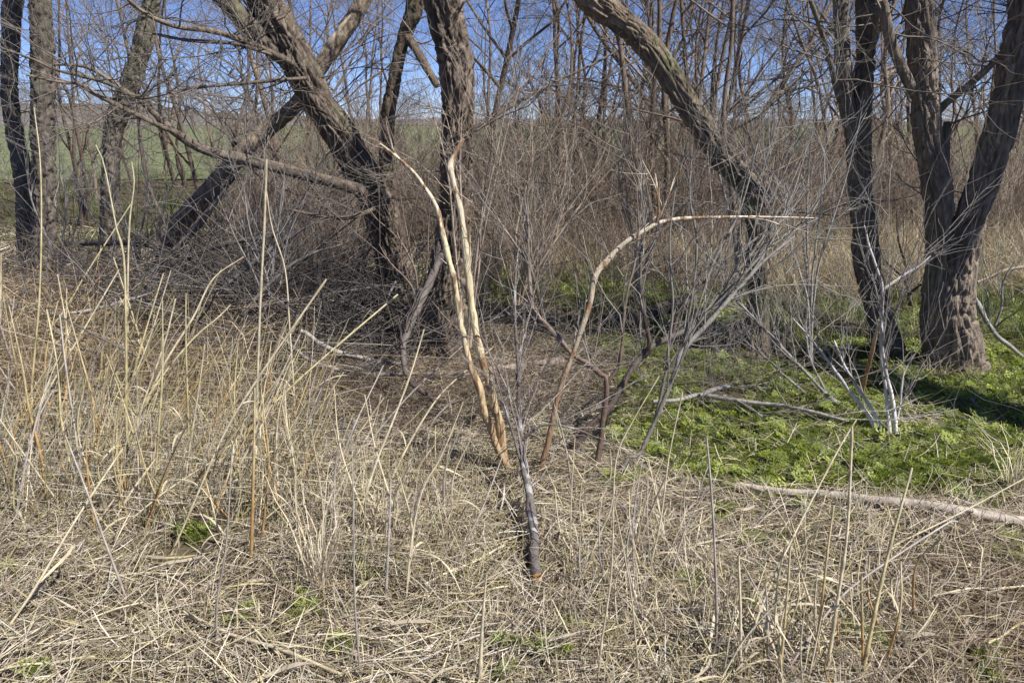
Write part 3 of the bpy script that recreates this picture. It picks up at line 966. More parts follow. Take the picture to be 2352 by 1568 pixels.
# small sprigs among the straw
sp = []
for (x, y, k) in [(455, 1235, 14), (425, 1230, 10), (835, 1330, 8), (950, 1330, 4), (1050, 1330, 5), (1160, 1480, 7), (1275, 1500, 7), (1290, 1440, 5), (1170, 1540, 5), (530, 1430, 5), (85, 1560, 7), (15, 1330, 6), (720, 1400, 9), (790, 1480, 8),
                  (1775, 1150, 14), (1850, 1172, 14), (1660, 1170, 8), (1720, 1235, 8), (1775, 1240, 6), (1930, 1210, 6), (1720, 1390, 6), (1960, 1470, 6), (2250, 1150, 20), (2310, 1130, 16), (2330, 1290, 8), (2260, 1560, 6), (2280, 1510, 8), (2330, 1240, 6), (1400, 1100, 8), (1450, 1100, 9), (1260, 1000, 7), (1420, 940, 10),
                  (480, 640, 16), (560, 600, 8), (350, 830, 4), (240, 700, 5), (490, 740, 8), (1580, 1350, 5), (2000, 1480, 4)]:
    for i in range(k):
        q = G(x + rnd.gauss(0, 14), y + rnd.gauss(0, 8))
        sp.append((q[0], q[1], float(ground_z(q[0], q[1])) + .02))
sp = np.array(sp)
ns = len(sp)
instancer("green_sprigs", sp, np.stack([rs.normal(0, .2, ns), rs.normal(0, .2, ns), rs.uniform(0, 6.28, ns)], 1), rs.uniform(.3, .65, ns), rs.randint(0, len(HERBS), ns), HERBS, "small green sprigs coming up through the straw")

# ------------------------------------------------------------------ fallen logs and dead branches
GREYW, PALEW, DARKW, BROWNW = (0.30, 0.275, 0.25), (0.50, 0.44, 0.36), (0.10, 0.085, 0.07), (0.20, 0.145, 0.10)
CREAM = (0.66, 0.55, 0.36)
def stick(name, label, cat, tr, Ys, col, S=8, n=26, twigs=0, seed=0, cap=True, smooth=True, group=None, tlen=.35, tcol=None, tup=.6, extra=(), mat=None, knots=True, wsc=1.0, bury=False):
    """one branch traced from the photo with its own twigs; extra: side branches [(trace, Ys)]"""
    rng = random.Random(seed * 7 + len(label))
    p, r = px_path(tr, Ys)
    base = p[0]
    if bury:
        p = np.concatenate([[p[0] * np.array([1, 1, 0]) - np.array([0, 0, .06])], p])
        r = np.concatenate([[r[0] * 1.25], r])
    root = empty(name, base, label, cat, group)
    out = []
    for i, (pp, rr) in enumerate([(p, r * wsc)] + [(a, b * wsc) for a, b in (px_path(*e) for e in extra)]):
        q = spline(np.concatenate([pp, rr[:, None]], 1), n)
        c, ra = q[:, :3].copy(), q[:, 3]
        c[1:-1] += (noise(c[1:-1] * 9 + seed) + .5 * noise(c[1:-1] * 23 + seed))[:, None] * ra[1:-1, None] * .5 * np.array([[1, .4, .6]])
        if knots:
            ra = ra * (1 + .14 * noise(np.stack([np.arange(n) * .8, 0 * ra, 0 * ra + seed], 1)))
        mb = MB()
        cc = np.asarray(col)
        if cc.ndim == 2:
            cc = np.stack([np.interp(np.linspace(0, 1, n), np.linspace(0, 1, len(cc)), cc[:, k]) for k in range(3)], 1)
        mb.tubes(c, ra, cc, S, cap=cap if i == 0 else False)
        mb.build("stem" if i == 0 else "side_branch", mat or M_DEAD, root, smooth=smooth)
        for k in range(int(twigs * (.55 if i == 0 else .28))):
            j = rng.randrange(int(n * .3), n)
            d = c[min(j + 1, n - 1)] - c[j - 1]
            d = d / (np.linalg.norm(d) + 1e-9)
            grow(rng, c[j], d * .9 + np.array([rng.gauss(0, .42), rng.gauss(0, .4), rng.gauss(tup * .6, .35)]), tlen * rng.uniform(.5, 1.7), min(ra[j] * .5, .0042), 1, out, kids=(4,), wander=.14, minr=.001, spread=.85)
    if out:
        mb = MB()
        put(mb, out, tcol or (np.asarray(col) if np.ndim(col) == 1 else np.asarray(col)[-1]), 4)
        tag(mb.build("twigs", mat or M_DEAD, root), kind="stuff")
    return root

def lying(tr, lift=0.0):
    return [GY(t[1] + t[2] * .4) - lift for t in tr]
def log(name, label, tr, col, lift=0.0, tl=0, seed=0, tint=None, endcol=None, cat="log"):
    Y = lying(tr, lift)
    p, r = px_path(tr, Y)
    p[:, 2] += ground_z(p[:, 0], p[:, 1]) + .02
    root = empty(name, (p[0][0], p[0][1], 0), label, cat)
    mb = MB()
    bark_tube(mb, p, r, seed + .7, 22, step=.015, depth=.005, tint=col, lichen=.1)
    mb.build("log", M_DEAD if sum(col) > .7 else M_BARK, root, smooth=True)
    if endcol:
        mb = MB()
        d = norm((p[0] - p[1])[None])[0]
        mb.tubes(np.array([p[0] - d * .01, p[0] + d * .006]), np.array([r[0] * .93, r[0] * .9]), endcol, 14, cap=endcol)
        mb.build("cut_end", M_DEAD, root)
    return root
log("fallen_log", "long pale barkless log lying in straw along the green patch", [(1685, 1114, 13), (1780, 1132, 18), (1900, 1150, 19), (2000, 1170, 23), (2140, 1182, 25), (2352, 1200, 26), (2520, 1216, 28)], (0.33, 0.285, 0.235), seed=3)
log("dark_log", "dark short log lying in green leaves beyond the arched pale sapling", [(1385, 744, 24), (1450, 732, 30), (1520, 714, 30), (1592, 698, 22)], (0.09, 0.07, 0.055), lift=.12, seed=4)
log("broken_log", "brown log with torn side lying against the dark foot of bowed tree", [(1530, 772, 26), (1610, 764, 32), (1706, 754, 30)], (0.22, 0.155, 0.105), seed=5)
log("grey_log", "slender grey log with a cut end lying behind the twin pale stems", [(1290, 828, 22), (1230, 838, 21), (1150, 850, 20), (1080, 858, 17), (980, 858, 14)], (0.26, 0.21, 0.17), seed=6, endcol=(0.5, 0.40, 0.28))
log("rotten_log", "dark rotten trunk lying between the bowed and the forked tree", [(1790, 705, 30), (1840, 728, 48), (1890, 752, 50), (1960, 768, 42), (2030, 772, 40)], (0.085, 0.07, 0.055), seed=7)
log("rotten_bough", "black bough with pale broken tip propped over the rotten trunk", [(1842, 764, 14), (1890, 745, 20), (1935, 722, 22), (1985, 690, 20), (2010, 668, 16)], (0.11, 0.095, 0.08), lift=.12, seed=8, endcol=(0.5, 0.36, 0.27), cat="branch")
stick("fallen_branch", "knobbly grey branch lying across the green leaves", "branch", [(1500, 922, 9), (1568, 916, 11), (1611, 906, 12), (1701, 920, 11), (1780, 930, 10), (1851, 942, 9), (1945, 967, 6)], [GY(q) - .26 for q in (925, 920, 915, 930, 940, 955, 975)], GREYW, twigs=8, seed=1,
      extra=[([(1608, 908, 12), (1640, 894, 12), (1680, 884, 10)], [4.27, 4.3]), ([(1690, 918, 6), (1720, 935, 6), (1752, 958, 4)], [4.16, 3.95])])
stick("fallen_branch", "thin straight branch lying flat left of the knobbly grey branch", "branch", [(1340, 922, 5), (1420, 916, 6), (1500, 910, 6), (1570, 913, 4)], [4.52, 4.56], BROWNW, twigs=5, seed=2)
stick("cut_stake", "short pale stake with sawn top standing in grass behind bowed tree", "stake", [(1836, 716, 13), (1828, 670, 11), (1818, 632, 10)], [6.9, 6.9], (0.38, 0.28, 0.19), seed=3, cap=(0.75, 0.62, 0.42))
stick("grey_bough", "smooth grey bough propped on the ground beside the twin stemmed tree", "branch", [(2352, 823, 9), (2285, 763, 11), (2252, 708, 11), (2228, 676, 10)], [5.2, 5.35, 5.5], (0.27, 0.26, 0.235), twigs=7, seed=4)
stick("brown_bough", "thin brown bough reaching over tan grass past the twin stemmed tree", "branch", [(2380, 610, 9), (2318, 618, 8), (2270, 638, 6), (2232, 652, 4)], [5.9, 5.6], (0.24, 0.19, 0.15), twigs=4, seed=5)

# the butt-ended branch in the foreground
stick("dead_branch", "dead branch with grey flaking bark, its sawn orange butt on the straw", "branch",
      [(1236, 1326, 26), (1230, 1270, 24), (1222, 1180, 22), (1212, 1110, 19), (1200, 1040, 15), (1194, 985, 12), (1190, 900, 9), (1187, 813, 8), (1182, 723, 7), (1184, 640, 5), (1192, 560, 3)],
      [2.55, 2.69, 2.93, 3.12, 3.27, 3.36, 3.42, 3.46, 3.5, 3.55, 3.6], [(0.12, 0.105, 0.095), (0.15, 0.135, 0.125), (0.13, 0.11, 0.10), (0.14, 0.115, 0.10), (0.17, 0.14, 0.12)], S=12, n=60, twigs=26, seed=6, mat=M_FLAKE, cap=(0.36, 0.19, 0.07), tcol=(0.25, 0.21, 0.185), tlen=.4,
      extra=[([(1205, 1090, 8), (1196, 1060, 7), (1176, 990, 5), (1150, 900, 4), (1128, 830, 3)], [3.2, 3.35]), ([(1196, 1010, 7), (1250, 975, 6), (1320, 985, 5), (1360, 1000, 3)], [3.3, 3.3])])

# the barkless saplings
stick("twin_sapling", "barkless cream sapling with two tall stems, one snapped at the tip", "sapling",
      [(1166, 1082, 24), (1152, 1010, 24), (1132, 915, 23), (1108, 830, 21), (1087, 730, 20), (1074, 620, 19), (1070, 560, 18), (1060, 500, 17), (1048, 440, 14), (1040, 398, 15), (1036, 380, 20), (1046, 352, 11), (1064, 318, 9)],
      [3.53, 3.56, 3.62, 3.66, 3.7], [(0.34, 0.23, 0.13), (0.46, 0.34, 0.19), (0.56, 0.47, 0.30), (0.58, 0.50, 0.31), (0.58, 0.50, 0.36), (0.52, 0.42, 0.30)], S=12, n=60, twigs=5, seed=7, mat=M_PEEL, wsc=.84, bury=True, tlen=.25, tcol=(0.5, 0.42, 0.33),
      extra=[([(1158, 1062, 18), (1124, 985, 20), (1098, 885, 20), (1076, 815, 17), (1056, 730, 17), (1044, 650, 16), (1030, 590, 16), (1018, 530, 14), (1002, 475, 12), (968, 418, 9), (930, 376, 8), (872, 330, 6)], [3.5, 3.56, 3.62, 3.72])])
stick("arched_sapling", "pale sapling arching over into a long level whitish top", "sapling",
      [(1240, 1092, 20), (1262, 1000, 17), (1288, 890, 16), (1322, 800, 15), (1340, 745, 17), (1352, 700, 18), (1368, 632, 18), (1390, 604, 18), (1430, 562, 17), (1480, 530, 15), (1520, 510, 13), (1590, 501, 11), (1660, 499, 9), (1740, 498, 7), (1870, 501, 3)],
      [3.5, 3.6, 3.7, 3.75, 3.8], [(0.20, 0.13, 0.085), (0.28, 0.185, 0.11), (0.33, 0.265, 0.19), (0.46, 0.38, 0.28), (0.56, 0.48, 0.37), (0.64, 0.56, 0.44), (0.60, 0.51, 0.38)], S=12, n=60, twigs=5, seed=8, mat=M_PEEL, wsc=.74, bury=True, tlen=.22, tcol=(0.55, 0.46, 0.36),
      extra=[([(1505, 516, 12), (1512, 500, 10), (1512, 470, 8), (1508, 430, 7), (1504, 398, 4)], [3.74, 3.72]), ([(1515, 500, 6), (1535, 450, 5), (1554, 396, 4)], [3.74, 3.8]),
             ([(1700, 498, 5), (1760, 506, 4), (1800, 520, 3)], [3.78, 3.7])])
# grey and brown dead shrubs
stick("forked_sapling", "brown dead sapling forking low, its crooked arm bending back to grey twigs", "sapling",
      [(1370, 1072, 13), (1376, 1030, 13), (1388, 956, 12), (1394, 873, 11), (1384, 860, 11), (1350, 835, 10), (1317, 816, 10), (1281, 773, 10), (1247, 738, 9), (1227, 722, 9), (1218, 656, 8), (1214, 606, 7), (1214, 540, 5), (1208, 470, 3)],
      [3.56, 3.65, 3.8, 3.9], [(0.13, 0.09, 0.07), (0.16, 0.115, 0.085), (0.21, 0.165, 0.13), (0.27, 0.225, 0.185)], n=60, wsc=1.15, twigs=24, seed=9, tlen=.42, tcol=(0.23, 0.205, 0.175),
      extra=[([(1394, 880, 9), (1421, 840, 8), (1430, 790, 7), (1437, 690, 6), (1461, 590, 4), (1470, 500, 3)], [3.62, 3.7]),
             ([(1247, 738, 7), (1240, 690, 7), (1226, 640, 6), (1214, 606, 5), (1170, 540, 4), (1130, 480, 3)], [3.86, 3.9]),
             ([(1214, 610, 6), (1250, 570, 5), (1290, 500, 4), (1320, 470, 3)], [3.9, 4.0])])
stick("slanting_shrub", "dark dead shrub slanting up to the bowed tree with grey upper stems", "shrub",
      [(1312, 1040, 16), (1350, 985, 15), (1394, 940, 14), (1425, 895, 13), (1451, 850, 13), (1497, 796, 12), (1568, 762, 10), (1620, 720, 8), (1690, 650, 7), (1760, 570, 4)],
      [3.72, 3.8, 3.9, 4.0], [(0.10, 0.07, 0.055), (0.11, 0.085, 0.07), (0.16, 0.14, 0.12), (0.27, 0.25, 0.225)], n=60, twigs=26, wsc=1.2, seed=10, tlen=.5, tcol=(0.22, 0.20, 0.175),
      extra=[([(1470, 830, 9), (1491, 796, 9), (1480, 730, 8), (1471, 666, 7), (1474, 556, 5), (1490, 470, 3)], [3.85, 3.8]),
             ([(1540, 776, 8), (1568, 700, 8), (1620, 650, 8), (1668, 603, 7), (1768, 523, 4)], [3.9, 4.0])])
stick("grey_shrub", "grey leafless shrub of long rods fanning out in front of bowed tree", "shrub",
      [(1424, 1086, 9), (1445, 1050, 10), (1470, 1040, 10), (1501, 973, 10), (1551, 856, 11), (1568, 806, 11), (1628, 740, 11), (1685, 676, 10), (1751, 603, 8), (1825, 543, 4)],
      [3.5, 3.6, 3.8], [(0.19, 0.165, 0.14), (0.22, 0.20, 0.175), (0.26, 0.24, 0.21)], n=60, twigs=20, seed=11, tlen=.55, tcol=(0.25, 0.23, 0.20),
      extra=[([(1501, 973, 7), (1530, 850, 7), (1545, 700, 6), (1538, 560, 5), (1550, 440, 3)], [3.65, 3.7]),
             ([(1551, 856, 7), (1600, 720, 6), (1640, 600, 6), (1700, 480, 5), (1740, 330, 3)], [3.7, 3.9]),
             ([(1568, 806, 7), (1590, 680, 6), (1600, 560, 5), (1585, 450, 4), (1590, 330, 2)], [3.75, 3.9]),
             ([(1628, 740, 8), (1700, 640, 7), (1780, 560, 5), (1880, 500, 3)], [3.8, 3.9]),
             ([(1568, 806, 7), (1640, 690, 7), (1720, 590, 6), (1790, 480, 4), (1870, 300, 2)], [3.8, 4.1])])
for (x, y, Y, tops, lab, col, w) in [
        (1075, 800, 5.3, [(1060, 280, 5.2), (1191, 112, 5.1), (967, 180, 5.1), (1201, 168, 5.2), (1130, 330, 5.2)], "slim pale shrub climbing in front of the upright trunk", (0.42, 0.34, 0.26), 7),
        (1190, 700, 5.6, [(1240, 290, 5.5), (1330, 360, 5.4), (1215, 230, 5.7), (1420, 340, 5.6), (1500, 300, 5.8)], "tan leafless shrub spreading wide before the brown thicket", (0.36, 0.28, 0.20), 6),
        (1460, 700, 6.2, [(1420, 330, 6.2), (1500, 260, 6.3), (1580, 320, 6.0), (1660, 330, 6.4)], "thin tan shrub standing below the arch of the bowed trunk", (0.34, 0.27, 0.20), 6),
        (1690, 690, 6.4, [(1640, 260, 6.4), (1700, 230, 6.4), (1780, 220, 6.2), (1850, 260, 6.4), (1900, 330, 6.2)], "grey twiggy shrub behind the dark foot of the bowed trunk", (0.33, 0.30, 0.27), 6),
        (1860, 830, 5.0, [(1800, 420, 4.8), (1900, 300, 5.0), (1985, 230, 4.9), (1880, 200, 5.0)], "grey twiggy shrub between bowed trunk and forked trunk", (0.33, 0.31, 0.28), 6),
        (2090, 700, 6.3, [(2015, 550, 6.2), (2125, 545, 6.3), (2060, 480, 6.3), (2140, 640, 6.1)], "dark small shrub between the forked and the twin stemmed tree", (0.11, 0.085, 0.07), 9),
        (620, 760, 5.4, [(560, 420, 5.4), (660, 330, 5.2), (700, 460, 5.4), (500, 450, 5.2)], "grey leafless shrub beneath the long low limb", (0.27, 0.25, 0.24), 6),
        (330, 700, 6.2, [(240, 400, 6.2), (330, 330, 6.2), (420, 380, 6.0), (180, 430, 6.2)], "grey bush in the brush pile before the slanting trunk", (0.26, 0.24, 0.23), 6),
        (130, 690, 6.4, [(60, 380, 6.4), (140, 350, 6.2), (200, 420, 6.2)], "grey bush below the straight dark trunk", (0.27, 0.245, 0.23), 6),
        (960, 700, 5.2, [(900, 470, 5.1), (870, 560, 5.0), (990, 430, 5.1)], "thin brown shrub between the leaning and upright trunks", (0.24, 0.18, 0.14), 6),
        (2280, 760, 5.6, [(2330, 600, 5.5), (2352, 690, 5.3), (2240, 640, 5.6)], "small grey shrub in leaves behind twin stemmed tree", (0.28, 0.27, 0.25), 5)]:
    b = (x, y, w * 1.3)
    ex = []
    for (tx, ty, tY) in tops[1:]:
        ex.append(([(x + rnd.uniform(-6, 6), y, w), (x + (tx - x) * .22 + rnd.uniform(-14, 14), y + (ty - y) * .35, w * .85), (x + (tx - x) * .62 + rnd.uniform(-18, 18), y + (ty - y) * .7, w * .6), (tx, ty, 2.2)], [Y, (Y + tY) / 2, tY]))
    tx, ty, tY = tops[0]
    stick("leafless_shrub", lab, "shrub", [b, (x + (tx - x) * .25 + 8, y + (ty - y) * .35, w), (x + (tx - x) * .65 - 8, y + (ty - y) * .7, w * .7), (tx, ty, 2.2)], [Y, (Y + tY) / 2, tY], col, S=6, n=30, twigs=15, seed=int(x), cap=False, tlen=.55, extra=ex)

# white rods in the green patch
wh = [(0.46, 0.42, 0.38), (0.62, 0.58, 0.55), (0.36, 0.33, 0.31)]
stick("white_shrub", "cluster of whitish bare rods springing from the green leaves", "shrub",
      [(2061, 1016, 10), (2055, 960, 10), (2048, 906, 9), (2032, 840, 8), (2025, 760, 8), (2027, 664, 7), (2008, 600, 6), (1996, 560, 5), (1985, 518, 3)], [3.86, 3.9, 4.0], [(0.74, 0.71, 0.67), (0.68, 0.64, 0.60), (0.40, 0.37, 0.36), (0.46, 0.43, 0.41), (0.5, 0.46, 0.43)], n=50, twigs=20, seed=31, tcol=(0.26, 0.235, 0.21), tlen=.4,
      extra=[([(2046, 1012, 11), (2040, 950, 9), (2034, 890, 8), (2022, 790, 7), (2025, 690, 6)], [3.86, 3.95]),
             ([(2032, 1014, 10), (2010, 980, 9), (1988, 946, 9), (1935, 876, 8), (1885, 806, 5), (1820, 730, 3)], [3.86, 4.1]),
             ([(2040, 1004, 9), (1991, 923, 8), (1945, 850, 6), (1915, 780, 4)], [3.87, 4.1]),
             ([(2027, 666, 6), (2075, 632, 6), (2105, 615, 5), (2138, 588, 3)], [4.0, 4.0]),
             ([(2050, 1008, 6), (2068, 930, 5), (2075, 860, 4), (2110, 800, 2)], [3.88, 3.95])])
stick("grey_shrub", "grey rods leaning far over the green leaves toward the dark tree foot", "shrub",
      [(1966, 966, 9), (1920, 925, 9), (1868, 873, 8), (1775, 776, 7), (1678, 673, 3)], [4.15, 4.4, 4.7], (0.25, 0.23, 0.21), n=40, twigs=24, seed=32, tlen=.4,
      extra=[([(1862, 912, 6), (1800, 860, 6), (1768, 830, 5), (1701, 776, 3)], [4.5, 4.8]), ([(1900, 905, 6), (1860, 820, 5), (1850, 740, 3)], [4.35, 4.6])])
stick("orange_rod", "orange brown peeled rod leaning on the white rods", "stick", [(1977, 920, 7), (1988, 870, 9), (1998, 823, 10), (2010, 775, 9), (2020, 735, 6)], [4.35, 4.2, 4.05], [(0.42, 0.23, 0.09), (0.30, 0.17, 0.09), (0.48, 0.40, 0.30)], seed=33)
stick("leaning_branch", "grey dead branch leaning on the upright trunk and curving to the ground", "branch",
      [(1090, 993, 6), (1034, 960, 8), (991, 916, 10), (950, 880, 12), (930, 850, 13), (924, 806, 14), (937, 756, 16), (961, 706, 18), (984, 656, 18), (1004, 610, 16), (1016, 580, 12)], [4.1, 4.4, 4.7, 5.0, 5.3], [(0.12, 0.095, 0.08), (0.14, 0.115, 0.10), (0.13, 0.11, 0.10)], n=50, twigs=18, wsc=1.1, seed=34, S=10)
# dead sticks in the brush pile
for i, (tr, Ys, col) in enumerate([
        ([(690, 760, 10), (760, 800, 12), (850, 826, 12), (935, 838, 10)], [4.9, 4.9], GREYW),
        ([(640, 770, 8), (720, 830, 9), (830, 858, 10), (960, 858, 8)], [4.7, 4.7], (0.24, 0.20, 0.175)),
        ([(480, 690, 12), (560, 620, 12), (640, 560, 10), (720, 510, 6)], [5.4, 5.6], (0.15, 0.135, 0.125)),
        ([(330, 640, 14), (430, 590, 14), (520, 560, 12), (640, 540, 8)], [6.0, 5.9], (0.10, 0.09, 0.08)),
        ([(260, 700, 9), (350, 620, 9), (450, 520, 8), (520, 430, 5)], [5.9, 6.0], (0.16, 0.145, 0.135)),
        ([(180, 560, 12), (300, 560, 12), (420, 580, 10), (520, 640, 7)], [6.4, 5.8], (0.085, 0.075, 0.068)),
        ([(150, 720, 7), (210, 712, 8), (290, 690, 7), (350, 672, 4)], [5.0, 5.1], (0.36, 0.32, 0.31)),
        ([(560, 720, 9), (620, 650, 9), (700, 590, 8), (790, 560, 5)], [5.2, 5.4], (0.15, 0.135, 0.12)),
        ([(420, 560, 16), (470, 500, 15), (510, 440, 12), (545, 400, 8)], [6.3, 6.2], (0.08, 0.07, 0.06))]):
    stick("brush_stick", ["grey stick lying low at the foot of leaning trunk", "long brown-grey stick lying in front of other low grey sticks", "blue-grey stick slanting up under the long low limb", "thick dark stick level in the middle of the brush pile",
                          "thin grey stick slanting up through the brush pile", "dark crooked stick sinking into the brush pile", "pale grey stick lying on the matted grass bank", "grey stick slanting toward the leaning trunk", "short black broken stick below the snapped trunk"][i], "stick", tr, Ys, col, twigs=14, seed=40 + i, tlen=.4, tcol=(0.17, 0.155, 0.145))

# grey tangle of the brush pile and the dark thin twigs in the middle
def tangle(name, label, n, cx, cy, sx, sy, hz, col, L=(.3, .9), r=(.0015, .005), flat=.5, var=.4):
    x = rs.normal(cx, sx, n); y = rs.normal(cy, sy, n)
    z = ground_z(x, y) + np.abs(rs.normal(0, hz, n))
    a = rs.uniform(0, 6.28, n); e = rs.normal(.15, flat, n)
    d = np.stack([np.cos(a) * np.cos(e), np.sin(a) * np.cos(e), np.abs(np.sin(e))], 1)
    ln = rs.uniform(*L, n)
    t = np.linspace(0, 1, 5)
    pts = np.stack([x, y, z], 1)[:, None, :] + d[:, None, :] * (ln[:, None] * t)[:, :, None]
    pts += np.cumsum(rs.normal(0, .018, (n, 5, 3)), 1)
    pts[..., 2] = np.maximum(pts[..., 2], .01)
    rad = rs.uniform(0, 1, n)[:, None] ** 2 * (r[1] - r[0]) + r[0]
    mb = MB()
    mb.tubes(pts, rad * np.linspace(1, .4, 5)[None, :], np.asarray(col) * (1 + var * rs.uniform(-1, 1, (n, 1))), 3)
    return tag(mb.build(name, M_TWIG), label, kind="stuff")
tangle("brush_pile_twigs", "grey tangle of dead twigs heaped beneath the leaning tree", 2300, -1.85, 5.9, .8, .5, .2, (0.12, 0.105, 0.095), L=(.35, 1.1), flat=.6)
tangle("dead_stick_heap", "grey dead sticks heaped crosswise before the leaning tree", 330, -1.75, 5.75, .7, .45, .2, (0.19, 0.175, 0.165), L=(.4, 1.3), r=(.003, .012), flat=.35, var=.55)
tangle("field_side_twigs", "grey dead twigs tangled below the straight trunk", 500, -4.0, 7.0, 1.1, .7, .14, (0.17, 0.15, 0.135), L=(.3, .9), flat=.5)
tangle("brown_twig_heap", "fine dark brown twigs heaped in front of the upright trunk", 900, -.75, 4.3, .45, .28, .04, (0.15, 0.11, 0.085), L=(.1, .4), r=(.001, .0025))
tangle("foot_twigs", "thin brown twigs lying about the foot of the upright trunk", 800, -.2, 4.9, 1.0, .5, .03, (0.21, 0.16, 0.12), L=(.2, .8), r=(.001, .003), flat=.15)
tangle("mid_twigs", "fine web of bare twigs standing in the middle ground between the trees", 900, .9, 6.4, 1.6, .8, .25, (0.27, 0.215, 0.165), L=(.35, 1.0), r=(.0009, .0028), flat=.9, var=.45)
tangle("rod_twigs", "fine grey twigs standing about the dark foot of the bowed tree", 500, 1.35, 4.7, .6, .5, .2, (0.25, 0.235, 0.21), L=(.3, .8), r=(.0008, .0022), flat=.9, var=.4)

# ------------------------------------------------------------------ standing cane stalks
C_PALE = [(0.50, 0.42, 0.27), (0.60, 0.52, 0.36), (0.56, 0.47, 0.30)]
C_YEL = [(0.40, 0.31, 0.15), (0.53, 0.45, 0.24), (0.58, 0.51, 0.31)]
C_ORG = [(0.40, 0.25, 0.11), (0.44, 0.26, 0.10), (0.48, 0.38, 0.20), (0.55, 0.46, 0.28)]
C_GRY = [(0.33, 0.28, 0.24), (0.42, 0.37, 0.32), (0.48, 0.43, 0.37)]
COLS = dict(p=C_PALE, y=C_YEL, o=C_ORG, g=C_GRY)
COLWORD = dict(p="pale straw", y="yellowish", o="orange-footed", g="greyish")
def stalk_mesh(c, r, cols, S=6, nodes=True, leaf=0, rng=rnd):
    n = len(c)
    cc = np.asarray(cols, float) * rng.uniform(.88, 1.12)
    cc = np.stack([np.interp(np.linspace(0, 1, n), np.linspace(0, 1, len(cc)), cc[:, k]) for k in range(3)], 1)
    ra = r.copy()
    if nodes:
        k = rng.randrange(4, 7)
        ra[k::k] *= 1.35
        cc[k::k] *= .72
    mb = MB()
    mb.tubes(c, ra, cc, S)
    return mb
def leaf_blade(mb, base, d, L, w, col, rng=rnd):
    d = np.asarray(d, float); d = d / np.linalg.norm(d)
    s = np.cross(d, [0, 0, 1]); s = s / (np.linalg.norm(s) + 1e-6)
    t = np.linspace(0, 1, 7)
    droop = rng.uniform(.3, 1.0)
    pts = base + d * (L * t)[:, None] + np.array([0, 0, -1]) * (droop * L * t ** 2)[:, None] + s * (rng.uniform(-.2, .2) * L * np.sin(3 * t))[:, None]
    wid = w * np.sin(np.clip(t * .9 + .12, 0, 1) * math.pi) ** .7
    mb.ribbons(pts[None], wid[None], (s + np.array([0, 0, rng.uniform(-.5, .5)]))[None], np.asarray(col)[None])

def stalk(tr_top_down, w, kind, label, group=None, dY=0.0, leaf=False):
    """trace from the top down to the foot; w = (top px, foot px)"""
    tr = tr_top_down[::-1]
    Yb = GY(tr[0][1])
    H = tr[0][1] - tr[-1][1]
    n = len(tr)
    Y = [Yb + dY * (tr[0][1] - q[1]) / max(H, 1) for q in tr]
    w = (w[0] * .68, w[1] * .72)
    p = np.array([P(q[0], q[1], y) for q, y in zip(tr, Y)])
    p[0][2] = float(ground_z(p[0][0], p[0][1])) - .015
    wv = np.interp(np.linspace(0, 1, n), [0, 1], [w[1], w[0]])
    r = np.array([pxr(a, b) for a, b in zip(p, wv)])
    q = spline(np.concatenate([p, r[:, None]], 1), 26)
    mb = stalk_mesh(q[:, :3], q[:, 3], COLS[kind])
    o = mb.build("cane_stalk", M_CANE, smooth=True, origin=p[0])
    tag(o, label, "stalk", group)
    if leaf:
        m2 = MB()
        j = rnd.randrange(4, 14)
        a = rnd.uniform(0, 6.28)
        leaf_blade(m2, q[j, :3], (math.cos(a), math.sin(a), rnd.uniform(.2, 1)), rnd.uniform(.12, .3), rnd.uniform(.003, .006), np.array(COLS['p'][1]) * rnd.uniform(.75, 1))
        l = m2.build("leaf_blade", M_STRAW, o, origin=o.location)
    return o

